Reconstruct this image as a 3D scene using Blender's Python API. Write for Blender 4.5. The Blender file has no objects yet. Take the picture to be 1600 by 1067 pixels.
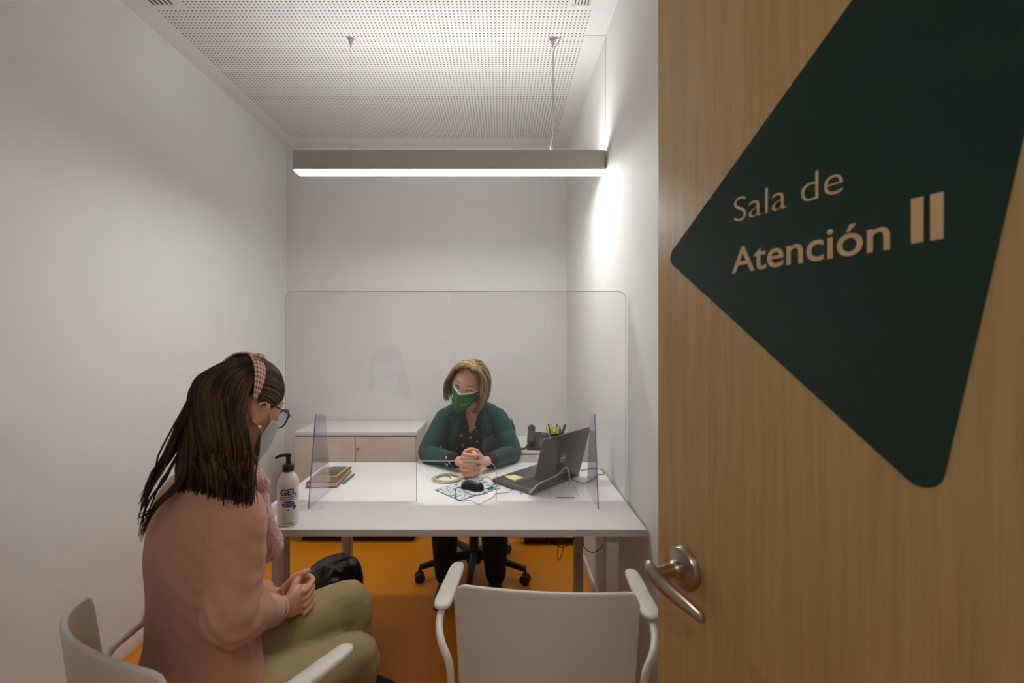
import bpy, bmesh, math, random
from mathutils import Vector, Matrix, Euler, noise
random.seed(7)
C = bpy.context.scene.collection
S = bpy.context.scene
R = math.radians
PI = math.pi

# ------------------------------------------------------------------ camera
cam_d = bpy.data.cameras.new('camera'); cam = bpy.data.objects.new('camera', cam_d); C.objects.link(cam)
cam.location = (0, 0, 1.40); cam.rotation_euler = (R(90), 0, 0)
cam_d.sensor_width = 36; cam_d.lens = 690 / 1600 * 36
cam_d.shift_x = 17 / 1600; cam_d.shift_y = -8.5 / 1600
cam_d.clip_start = 0.02
cam_d.dof.use_dof = True; cam_d.dof.focus_distance = 2.1; cam_d.dof.aperture_fstop = 5.0
S.camera = cam
# ------------------------------------------------------------------ world, exposure
w = bpy.data.worlds.new('world'); S.world = w; w.use_nodes = True
w.node_tree.nodes['Background'].inputs[0].default_value = (1.0, 0.93, 0.85, 1)
w.node_tree.nodes['Background'].inputs[1].default_value = 0.20
S.view_settings.view_transform = 'Standard'; S.view_settings.look = 'None'
S.view_settings.gamma = 1; S.view_settings.use_curve_mapping = False
S.view_settings.exposure = 0.0
LAMP_DOWN = 50.0; LAMP_UP = 20.0; CORRIDOR = 9.0
# ceiling light of the corridor behind the doorway
ld = bpy.data.lights.new('corridor_light', 'AREA'); ld.energy = CORRIDOR; ld.size = 0.22; ld.color = (1, .93, .85)
lo = bpy.data.objects.new('corridor_light', ld); C.objects.link(lo); lo.location = (-0.15, -0.95, 2.62)
lo.rotation_euler = (R(35), 0, 0)

# ------------------------------------------------------------------ materials
def lin(c):
    return tuple((x / 12.92 if x <= .04045 else ((x + .055) / 1.055) ** 2.4) for x in [v / 255 for v in c])
MATS = {}
def mat(name, rgb, rough=.5, metal=0, bump=0, bscale=200, var=0, vscale=8, spec=None, sheen=0, coat=0, stretch=None, sss=0):
    if name in MATS: return MATS[name]
    m = bpy.data.materials.new(name); m.use_nodes = True; nt = m.node_tree; b = nt.nodes['Principled BSDF']
    col = lin(rgb); b.inputs['Base Color'].default_value = (*col, 1)
    b.inputs['Roughness'].default_value = rough; b.inputs['Metallic'].default_value = metal
    if spec is not None: b.inputs['Specular IOR Level'].default_value = spec
    if sheen: b.inputs['Sheen Weight'].default_value = sheen
    if coat: b.inputs['Coat Weight'].default_value = coat
    if sss:
        b.inputs['Subsurface Weight'].default_value = sss; b.inputs['Subsurface Scale'].default_value = .01
    tc = nt.nodes.new('ShaderNodeTexCoord'); src = tc.outputs['Object']
    if stretch:
        mp = nt.nodes.new('ShaderNodeMapping'); mp.inputs['Scale'].default_value = stretch
        nt.links.new(src, mp.inputs[0]); src = mp.outputs[0]
    n = nt.nodes.new('ShaderNodeTexNoise'); n.inputs['Scale'].default_value = vscale; n.inputs['Detail'].default_value = 4
    nt.links.new(src, n.inputs['Vector'])
    mx = nt.nodes.new('ShaderNodeMix'); mx.data_type = 'RGBA'
    v = var if var else .03
    mx.inputs['A'].default_value = (*[c * (1 - v) for c in col], 1); mx.inputs['B'].default_value = (*[min(1, c * (1 + v)) for c in col], 1)
    nt.links.new(n.outputs['Fac'], mx.inputs['Factor']); nt.links.new(mx.outputs['Result'], b.inputs['Base Color'])
    if bump:
        n2 = nt.nodes.new('ShaderNodeTexNoise'); n2.inputs['Scale'].default_value = bscale; n2.inputs['Detail'].default_value = 3
        nt.links.new(src, n2.inputs['Vector'])
        bp = nt.nodes.new('ShaderNodeBump'); bp.inputs['Strength'].default_value = bump; bp.inputs['Distance'].default_value = .004
        nt.links.new(n2.outputs['Fac'], bp.inputs['Height']); nt.links.new(bp.outputs[0], b.inputs['Normal'])
    MATS[name] = m; return m
def node(nt, t, **k):
    n = nt.nodes.new(t)
    for a, v in k.items(): setattr(n, a, v)
    return n
def mth(nt, op, a, b=None, c=None):
    n = nt.nodes.new('ShaderNodeMath'); n.operation = op
    for i, v in enumerate((a, b, c)):
        if v is None: continue
        if isinstance(v, (int, float)): n.inputs[i].default_value = v
        else: nt.links.new(v, n.inputs[i])
    return n.outputs[0]
def mixc(nt, f, a, b):
    n = nt.nodes.new('ShaderNodeMix'); n.data_type = 'RGBA'
    if isinstance(f, (int, float)): n.inputs['Factor'].default_value = f
    else: nt.links.new(f, n.inputs['Factor'])
    for s, v in (('A', a), ('B', b)):
        if isinstance(v, tuple): n.inputs[s].default_value = (*v[:3], 1)
        else: nt.links.new(v, n.inputs[s])
    return n.outputs['Result']

m_wall = mat('wall paint', (229, 228, 226), .75, bump=.03, bscale=300)
m_base = mat('baseboard paint', (226, 222, 218), .45)
m_white = mat('white laminate', (240, 238, 233), .32, spec=.45)
m_edge = mat('laminate edge', (196, 190, 182), .5)
m_leg = mat('silver painted steel', (196, 186, 174), .4, metal=.25)
m_birch = mat('pale birch laminate', (216, 203, 188), .42, var=.06, vscale=3, stretch=(1, 1, 14))
m_plast = mat('white moulded plastic', (214, 209, 198), .42, bump=.02, bscale=900)
m_black = mat('black plastic', (22, 21, 22), .4)
m_dark = mat('dark grey plastic', (52, 50, 52), .45)
m_char = mat('charcoal laptop shell', (84, 79, 80), .42, metal=.15)
m_keys = mat('black keys', (20, 20, 22), .5)
m_steel = mat('brushed nickel', (176, 164, 150), .3, metal=1, bump=.02, bscale=600)
m_chrome = mat('bright steel', (215, 212, 208), .15, metal=1)
m_green = mat('dark green vinyl', (8, 44, 34), .16, spec=.5)
m_letter = mat('cream lettering', (206, 172, 128), .6)
m_alu = mat('grey aluminium housing', (170, 168, 156), .5, metal=.1)
m_orange_f = None
m_skin = mat('fair skin', (222, 172, 146), .5, sss=.1, var=.06, vscale=30, bump=.08, bscale=300)
m_skin2 = mat('tanned skin', (205, 150, 122), .5, sss=.1, var=.06, vscale=30, bump=.08, bscale=300)
m_lip = mat('lips', (178, 96, 88), .45)
m_cardi = mat('teal green knit', (8, 68, 62), .85, bump=.4, bscale=160, sheen=.06, var=.15, vscale=40)
m_pink = mat('dusty pink knit', (194, 144, 120), .9, bump=.18, bscale=260, sheen=.12, var=.08, vscale=14)
m_fuzz = mat('pink fleece', (205, 160, 148), .95, bump=1.0, bscale=170, sheen=.6, var=.2, vscale=90)
m_khaki = mat('khaki cotton', (158, 140, 98), .85, bump=.15, bscale=220, var=.07, vscale=10)
m_blkcloth = mat('black cloth', (16, 14, 14), .9)
m_mask_w = mat('white surgical mask', (205, 214, 220), .8)
m_mask_g = mat('green cloth mask', (34, 104, 48), .85, var=.1, vscale=30)
m_whitecloth = mat('white cloth', (235, 235, 232), .8)
m_elastic = mat('white elastic', (225, 215, 208), .8)
m_paper = mat('white paper', (232, 230, 225), .8)
m_ink = mat('dark ink', (40, 42, 52), .7)
m_ink2 = mat('blue ink', (25, 70, 140), .6)
m_red = mat('red ink', (200, 50, 45), .6)
m_lime = mat('lime plastic', (196, 214, 60), .4)
m_book = mat('maroon cover', (120, 66, 62), .6, var=.1, vscale=30)
m_pages = mat('page block', (215, 200, 172), .8)
m_note = mat('yellow sticky paper', (236, 226, 150), .8)
m_bag = mat('black bin liner', (12, 12, 12), .28)
m_seatpad = mat('blue grey upholstery', (104, 104, 116), .9, bump=.3, bscale=400)
m_shoe = mat('dark brown leather', (44, 26, 24), .4)
m_purple = mat('violet acrylic edge', (120, 105, 175), .25)
m_pearl = mat('pearl', (240, 236, 228), .2)
m_grey_cable = mat('grey cable sheath', (190, 184, 172), .5)

def make_floor():
    m = mat('orange vinyl floor', (216, 134, 20), .42, var=.05, vscale=40, bump=.03, bscale=500, spec=.35); return m
m_floor = make_floor()

def make_ceiling():
    m = bpy.data.materials.new('perforated plasterboard'); m.use_nodes = True; nt = m.node_tree; b = nt.nodes['Principled BSDF']
    b.inputs['Roughness'].default_value = .8
    tc = node(nt, 'ShaderNodeTexCoord'); sp = node(nt, 'ShaderNodeSeparateXYZ'); nt.links.new(tc.outputs['Object'], sp.inputs[0])
    x, y = sp.outputs[0], sp.outputs[1]
    P = .0185
    def cell(v): return mth(nt, 'SUBTRACT', mth(nt, 'FRACT', mth(nt, 'DIVIDE', v, P)), .5)
    fx, fy = cell(x), cell(y)
    d = mth(nt, 'SQRT', mth(nt, 'ADD', mth(nt, 'MULTIPLY', fx, fx), mth(nt, 'MULTIPLY', fy, fy)))
    hole = mth(nt, 'LESS_THAN', d, .215)
    nt.links.new(mixc(nt, hole, lin((229, 228, 226)), lin((96, 88, 84))), b.inputs['Base Color'])
    MATS[m.name] = m; return m
m_perf = make_ceiling()

def make_wood():
    m = bpy.data.materials.new('oak veneer'); m.use_nodes = True; nt = m.node_tree; b = nt.nodes['Principled BSDF']
    b.inputs['Roughness'].default_value = .38
    tc = node(nt, 'ShaderNodeTexCoord'); mp = node(nt, 'ShaderNodeMapping'); mp.inputs['Scale'].default_value = (60, 60, 2.2)
    nt.links.new(tc.outputs['Object'], mp.inputs[0])
    n = node(nt, 'ShaderNodeTexNoise'); n.inputs['Scale'].default_value = 1.6; n.inputs['Detail'].default_value = 6; nt.links.new(mp.outputs[0], n.inputs['Vector'])
    mp2 = node(nt, 'ShaderNodeMapping'); mp2.inputs['Scale'].default_value = (420, 420, 9); nt.links.new(tc.outputs['Object'], mp2.inputs[0])
    n2 = node(nt, 'ShaderNodeTexNoise'); n2.inputs['Scale'].default_value = 1; n2.inputs['Detail'].default_value = 2; nt.links.new(mp2.outputs[0], n2.inputs['Vector'])
    f = mth(nt, 'ADD', mth(nt, 'MULTIPLY', n.outputs['Fac'], .6), mth(nt, 'MULTIPLY', n2.outputs['Fac'], .4))
    mr = node(nt, 'ShaderNodeMapRange'); mr.inputs['From Min'].default_value = .35; mr.inputs['From Max'].default_value = .65; nt.links.new(f, mr.inputs[0])
    nt.links.new(mixc(nt, mr.outputs[0], lin((170, 138, 90)), lin((189, 157, 106))), b.inputs['Base Color'])
    MATS[m.name] = m; return m
m_wood = make_wood()

def emis(name, rgb, s):
    m = bpy.data.materials.new(name); m.use_nodes = True; nt = m.node_tree; nt.nodes.clear()
    e = node(nt, 'ShaderNodeEmission'); e.inputs[0].default_value = (*rgb, 1); e.inputs[1].default_value = s
    o = node(nt, 'ShaderNodeOutputMaterial'); nt.links.new(e.outputs[0], o.inputs[0]); return m
m_down = emis('lamp diffuser light', (.99, .982, .962), LAMP_DOWN)
m_up = emis('lamp upper light', (.99, .982, .962), LAMP_UP)

def acrylic(name, tint, refl=1.0):
    m = bpy.data.materials.new(name); m.use_nodes = True; nt = m.node_tree; nt.nodes.clear()
    t = node(nt, 'ShaderNodeBsdfTransparent'); t.inputs[0].default_value = (*tint, 1)
    g = node(nt, 'ShaderNodeBsdfGlossy'); g.inputs['Roughness'].default_value = 0.01; g.inputs[0].default_value = (1, 1, 1, 1)
    fr = node(nt, 'ShaderNodeFresnel'); fr.inputs[0].default_value = 1.45
    geo = node(nt, 'ShaderNodeNewGeometry')
    # the sheet is not refracting, so both of its faces reflect like an outer face
    nt.links.new(mth(nt, 'ADD', 1.45, mth(nt, 'MULTIPLY', geo.outputs['Backfacing'], 1 / 1.45 - 1.45)), fr.inputs[0])
    fac = mth(nt, 'MULTIPLY', fr.outputs[0], refl)
    mx = node(nt, 'ShaderNodeMixShader'); nt.links.new(fac, mx.inputs[0]); nt.links.new(t.outputs[0], mx.inputs[1]); nt.links.new(g.outputs[0], mx.inputs[2])
    o = node(nt, 'ShaderNodeOutputMaterial'); nt.links.new(mx.outputs[0], o.inputs[0]); MATS[name] = m; return m
m_acr = acrylic('clear acrylic', (.972, .962, .970), 1.25)
m_acr_side = acrylic('smoky clear acrylic', (.90, .895, .92), 1.0)
m_lens = acrylic('spectacle lens', (.75, .78, .80), 1.2)

def hairmat(name, c1, c2, c3, sc=(60, 60, 6)):
    m = bpy.data.materials.new(name); m.use_nodes = True; nt = m.node_tree; b = nt.nodes['Principled BSDF']
    b.inputs['Roughness'].default_value = .58; b.inputs['Specular IOR Level'].default_value = .2
    tc = node(nt, 'ShaderNodeTexCoord'); mp = node(nt, 'ShaderNodeMapping'); mp.inputs['Scale'].default_value = sc
    nt.links.new(tc.outputs['Object'], mp.inputs[0])
    n = node(nt, 'ShaderNodeTexNoise'); n.inputs['Scale'].default_value = .6; n.inputs['Detail'].default_value = 3; nt.links.new(mp.outputs[0], n.inputs['Vector'])
    at = node(nt, 'ShaderNodeAttribute'); at.attribute_name = 'lock'
    ff = mth(nt, 'ADD', mth(nt, 'MULTIPLY', n.outputs['Fac'], .62), mth(nt, 'MULTIPLY', at.outputs['Fac'], .38))
    r = node(nt, 'ShaderNodeValToRGB'); nt.links.new(ff, r.inputs[0])
    r.color_ramp.elements[0].position = .36; r.color_ramp.elements[0].color = (*lin(c1), 1)
    r.color_ramp.elements[1].position = .66; r.color_ramp.elements[1].color = (*lin(c3), 1)
    e = r.color_ramp.elements.new(.5); e.color = (*lin(c2), 1)
    nt.links.new(r.outputs[0], b.inputs['Base Color'])
    bp = node(nt, 'ShaderNodeBump'); bp.inputs['Strength'].default_value = .5; bp.inputs['Distance'].default_value = .003
    nt.links.new(n.outputs['Fac'], bp.inputs['Height']); nt.links.new(bp.outputs[0], b.inputs['Normal'])
    MATS[name] = m; return m
m_blond = hairmat('highlighted blond hair', (78, 58, 36), (132, 108, 68), (186, 162, 112))
m_brown = hairmat('dark brown hair', (38, 27, 16), (62, 46, 26), (88, 68, 38))
m_brow = mat('eyebrow hair', (86, 62, 44), .8)

def floral():
    m = bpy.data.materials.new('floral blouse'); m.use_nodes = True; nt = m.node_tree; b = nt.nodes['Principled BSDF']
    b.inputs['Roughness'].default_value = .8
    tc = node(nt, 'ShaderNodeTexCoord')
    n = node(nt, 'ShaderNodeTexNoise'); n.inputs['Scale'].default_value = 60; nt.links.new(tc.outputs['Object'], n.inputs['Vector'])
    va = node(nt, 'ShaderNodeVectorMath', operation='MULTIPLY_ADD'); va.inputs[1].default_value = (.03, .03, .03); nt.links.new(n.outputs['Color'], va.inputs[0]); nt.links.new(tc.outputs['Object'], va.inputs[2])
    v = node(nt, 'ShaderNodeTexVoronoi'); v.inputs['Scale'].default_value = 26; nt.links.new(va.outputs[0], v.inputs['Vector'])
    spot = mth(nt, 'LESS_THAN', v.outputs['Distance'], .17)
    v2 = node(nt, 'ShaderNodeTexVoronoi'); v2.inputs['Scale'].default_value = 13; nt.links.new(va.outputs[0], v2.inputs['Vector'])
    spot2 = mth(nt, 'LESS_THAN', v2.outputs['Distance'], .15)
    c = mixc(nt, spot, lin((24, 20, 20)), lin((205, 198, 186))); c = mixc(nt, spot2, c, lin((190, 84, 44)))
    nt.links.new(c, b.inputs['Base Color']); return m
m_floral = floral()
def gingham():
    m = bpy.data.materials.new('gingham fabric'); m.use_nodes = True; nt = m.node_tree; b = nt.nodes['Principled BSDF']
    b.inputs['Roughness'].default_value = .85
    tc = node(nt, 'ShaderNodeTexCoord'); sp = node(nt, 'ShaderNodeSeparateXYZ'); nt.links.new(tc.outputs['UV'], sp.inputs[0])
    f = mth(nt, 'ADD', mth(nt, 'GREATER_THAN', mth(nt, 'FRACT', sp.outputs[0]), .5), mth(nt, 'GREATER_THAN', mth(nt, 'FRACT', sp.outputs[1]), .5))
    f = mth(nt, 'MULTIPLY', f, .5)
    nt.links.new(mixc(nt, f, lin((222, 192, 178)), lin((128, 66, 60))), b.inputs['Base Color']); return m
m_ging = gingham()
def printed():
    m = bpy.data.materials.new('printed card'); m.use_nodes = True; nt = m.node_tree; b = nt.nodes['Principled BSDF']
    b.inputs['Roughness'].default_value = .6
    tc = node(nt, 'ShaderNodeTexCoord')
    n = node(nt, 'ShaderNodeTexNoise'); n.inputs['Scale'].default_value = 75; n.inputs['Detail'].default_value = 1; nt.links.new(tc.outputs['Object'], n.inputs['Vector'])
    f = mth(nt, 'GREATER_THAN', n.outputs['Fac'], .58)
    nt.links.new(mixc(nt, f, lin((206, 212, 218)), lin((92, 112, 130))), b.inputs['Base Color']); return m
m_print = printed()
def seatmesh():
    m = bpy.data.materials.new('black mesh fabric'); m.use_nodes = True; nt = m.node_tree; nt.nodes.clear()
    d = node(nt, 'ShaderNodeBsdfDiffuse'); d.inputs[0].default_value = (.02, .02, .022, 1); t = node(nt, 'ShaderNodeBsdfTransparent')
    mx = node(nt, 'ShaderNodeMixShader'); mx.inputs[0].default_value = .45
    nt.links.new(t.outputs[0], mx.inputs[1]); nt.links.new(d.outputs[0], mx.inputs[2])
    o = node(nt, 'ShaderNodeOutputMaterial'); nt.links.new(mx.outputs[0], o.inputs[0]); return m
m_net = seatmesh()

# ------------------------------------------------------------------ object helpers
def thing(name, label, cat, loc=(0, 0, 0), rotz=0, group=None):
    o = bpy.data.objects.new(name, None); C.objects.link(o); o.empty_display_size = .05
    o.location = loc; o.rotation_euler = (0, 0, rotz); o['label'] = label; o['category'] = cat
    if group: o['group'] = group
    return o
def tag(o, label, cat, group=None):
    o['label'] = label; o['category'] = cat
    if group: o['group'] = group
    return o
def catmull(pts, n):
    out = []; P = [Vector(p) if not isinstance(p, (int, float)) else p for p in pts]
    m = len(P)
    for i in range(m - 1):
        p0, p1, p2, p3 = P[max(i - 1, 0)], P[i], P[i + 1], P[min(i + 2, m - 1)]
        for k in range(n):
            t = k / n
            out.append(0.5 * ((2 * p1) + (p2 - p0) * t + (2 * p0 - 5 * p1 + 4 * p2 - p3) * t * t + (3 * p1 - p0 - 3 * p2 + p3) * t ** 3))
    out.append(P[-1] * 1.0 if isinstance(P[-1], (int, float)) else P[-1].copy()); return out
class MB:
    def __init__(s): s.bm = bmesh.new(); s.lay = None; s.val = 0.0
    def box(s, x0, x1, y0, y1, z0, z1, bev=0, seg=2, M=None):
        g = bmesh.ops.create_cube(s.bm, size=1); vs = g['verts']
        for v in vs:
            v.co = Vector(((x0 + x1) / 2 + v.co.x * (x1 - x0), (y0 + y1) / 2 + v.co.y * (y1 - y0), (z0 + z1) / 2 + v.co.z * (z1 - z0)))
        if M: 
            for v in vs: v.co = M @ v.co
        if bev:
            es = set(e for v in vs for e in v.link_edges)
            bmesh.ops.bevel(s.bm, geom=list(es), offset=bev, segments=seg, affect='EDGES', profile=.5)
        return s
    def rings(s, rings, cap=True, closed=False):
        V = [[s.bm.verts.new(p) for p in r] for r in rings]
        if s.lay is not None:
            for q in V:
                for v in q: v[s.lay] = s.val
        n = len(V[0]); rng = range(len(V) if closed else len(V) - 1)
        for i in rng:
            a, b = V[i], V[(i + 1) % len(V)]
            for k in range(n):
                try: s.bm.faces.new((a[k], a[(k + 1) % n], b[(k + 1) % n], b[k]))
                except ValueError: pass
        if cap and not closed:
            s.bm.faces.new(list(reversed(V[0]))); s.bm.faces.new(V[-1])
        return s
    def tube(s, pts, rad, n=8, sm=4, flat=1.0, up=None, cap=True, round_ends=False, closed=False):
        pts = [Vector(p) for p in pts]
        if not isinstance(rad, (list, tuple)): rad = [rad] * len(pts)
        if sm > 1 and len(pts) > 2:
            if closed:
                pts = pts + [pts[0]]; rad = list(rad) + [rad[0]]
            P = catmull(pts, sm); Rr = [max(1e-4, r) for r in catmull([float(r) for r in rad], sm)]
            if closed: P = P[:-1]; Rr = Rr[:-1]
        else: P, Rr = pts, list(rad)
        if round_ends:
            d0 = (P[0] - P[1]).normalized(); d1 = (P[-1] - P[-2]).normalized(); r0, r1 = Rr[0], Rr[-1]
            a = [(P[0] + d0 * r0 * math.sin(t), r0 * math.cos(t)) for t in (R(80), R(55), R(28))]
            b = [(P[-1] + d1 * r1 * math.sin(t), r1 * math.cos(t)) for t in (R(28), R(55), R(80))]
            P = [p for p, _ in a] + P + [p for p, _ in b]; Rr = [r for _, r in a] + Rr + [r for _, r in b]
        rings = []; nrm = None; N = len(P)
        for i, p in enumerate(P):
            if closed: d = P[(i + 1) % N] - P[i - 1]
            else: d = P[min(i + 1, N - 1)] - P[max(i - 1, 0)]
            if d.length < 1e-9: d = Vector((0, 0, 1))
            d.normalize()
            if nrm is None:
                u = Vector(up) if up else (Vector((0, 0, 1)) if abs(d.z) < .9 else Vector((0, 1, 0)))
                nrm = (u - d * u.dot(d)).normalized()
            else: nrm = (nrm - d * nrm.dot(d)).normalized()
            bi = d.cross(nrm)
            rings.append([p + (nrm * math.cos(2 * PI * k / n) * flat + bi * math.sin(2 * PI * k / n)) * Rr[i] for k in range(n)])
        return s.rings(rings, cap, closed)
    def loft(s, secs, n=20, sm=4, ax=(1, 0, 0), ay=(0, 1, 0)):
        """secs: (center, halfwidth, halfdepth[, ax, ay])"""
        ax0, ay0 = Vector(ax), Vector(ay)
        c = catmull([q[0] for q in secs], sm); a = catmull([float(q[1]) for q in secs], sm); b = catmull([float(q[2]) for q in secs], sm)
        AX = catmull([Vector(q[3]) if len(q) > 3 else ax0 for q in secs], sm); AY = catmull([Vector(q[4]) if len(q) > 4 else ay0 for q in secs], sm)
        rings = []
        for i in range(len(c)):
            x_, y_ = AX[i].normalized(), AY[i].normalized()
            rings.append([c[i] + x_ * a[i] * math.cos(2 * PI * k / n) + y_ * b[i] * math.sin(2 * PI * k / n) for k in range(n)])
        return s.rings(rings)
    def ball(s, c, r, M=None, sub=3):
        g = bmesh.ops.create_icosphere(s.bm, subdivisions=sub, radius=1)
        r = (r, r, r) if isinstance(r, (int, float)) else r
        for v in g['verts']:
            p = Vector((v.co.x * r[0], v.co.y * r[1], v.co.z * r[2]))
            if M: p = M @ p
            v.co = p + Vector(c)
        return s
    def lathe(s, prof, c=(0, 0, 0), n=32, axis=None):
        c = Vector(c); rings = []
        if axis is None: X, Y, Z = Vector((1, 0, 0)), Vector((0, 1, 0)), Vector((0, 0, 1))
        else:
            Z = Vector(axis).normalized(); X = Z.orthogonal().normalized(); Y = Z.cross(X)
        for r, z in prof:
            rings.append([c + X * r * math.cos(2 * PI * k / n) + Y * r * math.sin(2 * PI * k / n) + Z * z for k in range(n)])
        return s.rings(rings)
    def grid(s, f, nu, nv, uvs=None):
        V = [[s.bm.verts.new(f(i / nu, j / nv)) for i in range(nu + 1)] for j in range(nv + 1)]
        lay = s.bm.loops.layers.uv.verify() if uvs else None
        for j in range(nv):
            for i in range(nu):
                fc = s.bm.faces.new((V[j][i], V[j][i + 1], V[j + 1][i + 1], V[j + 1][i]))
                if uvs:
                    for lp, (a, b) in zip(fc.loops, ((i, j), (i + 1, j), (i + 1, j + 1), (i, j + 1))): lp[lay].uv = (a / nu * uvs[0], b / nv * uvs[1])
        return s
    def prism(s, poly, y0, y1, M=None):
        """poly in (x,z), extruded along y"""
        a = [Vector((p[0], y0, p[1])) for p in poly]; b = [Vector((p[0], y1, p[1])) for p in poly]
        if M: a = [M @ p for p in a]; b = [M @ p for p in b]
        return s.rings([a, b])
    def build(s, name, m, parent=None, smooth=True, world=False, auto=35):
        bm = s.bm
        if world and parent is not None:
            for v in bm.verts: v.co -= parent.location
        bmesh.ops.recalc_face_normals(bm, faces=bm.faces)
        me = bpy.data.meshes.new(name)
        if smooth:
            for f in bm.faces: f.smooth = True
            for e in bm.edges:
                if len(e.link_faces) == 2 and e.calc_face_angle(0) > R(auto): e.smooth = False
        bm.to_mesh(me); bm.free()
        me.materials.append(m)
        o = bpy.data.objects.new(name, me); C.objects.link(o)
        if parent is not None: o.parent = parent
        return o
def bake(o, mods):
    """apply modifiers"""
    for t, kw in mods:
        md = o.modifiers.new(t, t)
        for k, v in kw.items(): setattr(md, k, v)
    dg = bpy.context.evaluated_depsgraph_get(); dg.update()
    me = bpy.data.meshes.new_from_object(o.evaluated_get(dg)); old = o.data
    mats = [m for m in old.materials]
    o.modifiers.clear(); o.data = me; me.name = o.name
    if not len(me.materials):
        for m in mats: me.materials.append(m)
    for p in me.polygons: p.use_smooth = True
    bpy.data.meshes.remove(old); return o
def blend(o, vox, it=4, f=.5):
    return bake(o, [('REMESH', dict(mode='VOXEL', voxel_size=vox, use_smooth_shade=True)), ('SMOOTH', dict(iterations=it, factor=f))])
def displace(o, fn):
    ns = [v.normal.copy() for v in o.data.vertices]; cs = [v.co.copy() for v in o.data.vertices]; out = []
    for c, n in zip(cs, ns): out.extend(c + n * fn(c))
    o.data.vertices.foreach_set('co', out); o.data.update()
def struct(o): o['kind'] = 'structure'; return o
def text(name, body, size, m, parent, M, sx=1.0, bold=0.0, ext=.0006, wrap=None, align='LEFT', space=1.0):
    cu = bpy.data.curves.new(name, 'FONT'); cu.body = body; cu.size = size; cu.extrude = ext; cu.offset = bold; cu.align_x = align; cu.space_character = space
    t = bpy.data.objects.new(name + '_tmp', cu); C.objects.link(t)
    dg = bpy.context.evaluated_depsgraph_get(); dg.update()
    me = bpy.data.meshes.new_from_object(t.evaluated_get(dg)); bpy.data.objects.remove(t); bpy.data.curves.remove(cu)
    for v in me.vertices:
        x, y, z = v.co.x * sx, v.co.y, v.co.z
        if wrap: a = x / wrap; v.co = Vector(((wrap + z) * math.sin(a), -(wrap + z) * math.cos(a), y)) if M is None else M @ Vector(((wrap + z) * math.sin(a), -(wrap + z) * math.cos(a), y))
        else: v.co = M @ Vector((x, y, z))
    me.name = name; me.materials.clear(); me.materials.append(m)
    o = bpy.data.objects.new(name, me); C.objects.link(o)
    if parent is not None: o.parent = parent
    return o
def W(px, py, Y):  # where the thing stands that the photograph shows at this pixel, at depth Y
    return Vector(((px - 783) / 690 * Y, Y, 1.4 - (py - 525) / 690 * Y))

# ------------------------------------------------------------------ room shell
XL, XR, YB, ZC = -1.646, .505, 3.40, 2.85
struct(MB().box(XL - .1, 1.2, -1.8, YB + .1, -.1, 0).build('floor', m_floor, smooth=False))
struct(MB().box(XL - .1, XL, -.1, YB + .1, 0, ZC).build('wall_left', m_wall, smooth=False))
struct(MB().box(XR, XR + .1, .12, YB + .1, 0, ZC).build('wall_right', m_wall, smooth=False))
struct(MB().box(XL, XR, YB, YB + .1, 0, ZC).build('wall_back', m_wall, smooth=False))
struct(MB().box(XL - .1, -.42, -.12, 0, 0, ZC).build('wall_front', m_wall, smooth=False))
mb = MB()
PX0, PX1, PY0, PY1 = -1.53, .40, .10, 3.235
mb.box(XL, PX0, 0, YB, ZC, ZC + .08); mb.box(PX1, XR, 0, YB, ZC, ZC + .08); mb.box(PX0, PX1, PY1, YB, ZC, ZC + .08)
mb.box(PX0, PX0 + .14, PY0, 1.965, ZC, ZC + .08); mb.box(PX1 - .10, PX1, PY0, 1.965, ZC, ZC + .08)
mb.box(PX0 + .14, PX1 - .10, 0, PY0, ZC, ZC + .08)
struct(mb.build('ceiling', m_wall, smooth=False))
mb = MB(); mb.box(PX0 + .14, PX1 - .10, PY0, PY1, ZC + .0005, ZC + .08); mb.box(PX0, PX0 + .14, 1.965, PY1, ZC + .0005, ZC + .08); mb.box(PX1 - .10, PX1, 1.965, PY1, ZC + .0005, ZC + .08)
struct(mb.build('ceiling', m_perf, smooth=False))
struct(MB().box(XL, XL + .012, 0, YB, 0, .075, .003).build('baseboard_left', m_base))
struct(MB().box(XL + .012, XR - .012, YB - .012, YB, 0, .075, .003).build('baseboard_back', m_base))
struct(MB().box(XR - .012, XR, .12, YB, 0, .075, .003).build('baseboard_right', m_base))
m_seam = mat('shadow gap paint', (186, 184, 180), .8)
struct(MB().box(PX1, XR, 2.128, 2.131, ZC - .0012, ZC).box(XR - .0012, XR, 2.128, 2.131, 2.30, ZC).build('trim_1', m_seam, smooth=False))

def vent(x0, x1, label):
    t = thing('ceiling_vent', label, 'vent', ((x0 + x1) / 2, 1.6, ZC))
    wd = (x1 - x0) / 2
    mb = MB(); mb.box(-wd, wd, -.33, .33, -.002, -.0005, 0).build('backing', m_dark, t, smooth=False)
    n = 5
    for k in range(n + 1):
        x = -wd + k * 2 * wd / n
        MB().box(x - .0045, x + .0045, -.33, .33, -.005, -.002).build('slat', m_base, t, smooth=False)
    for y in (-.33, .33): MB().box(-wd - .004, wd + .004, y - .003, y + .003, -.005, -.002).build('end_frame', m_base, t, smooth=False)
vent(-1.555 + .03, -1.425, 'slotted white air vent in the ceiling by the left wall')
vent(.315, .385, 'slotted white air vent in the ceiling by the right wall')

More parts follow.
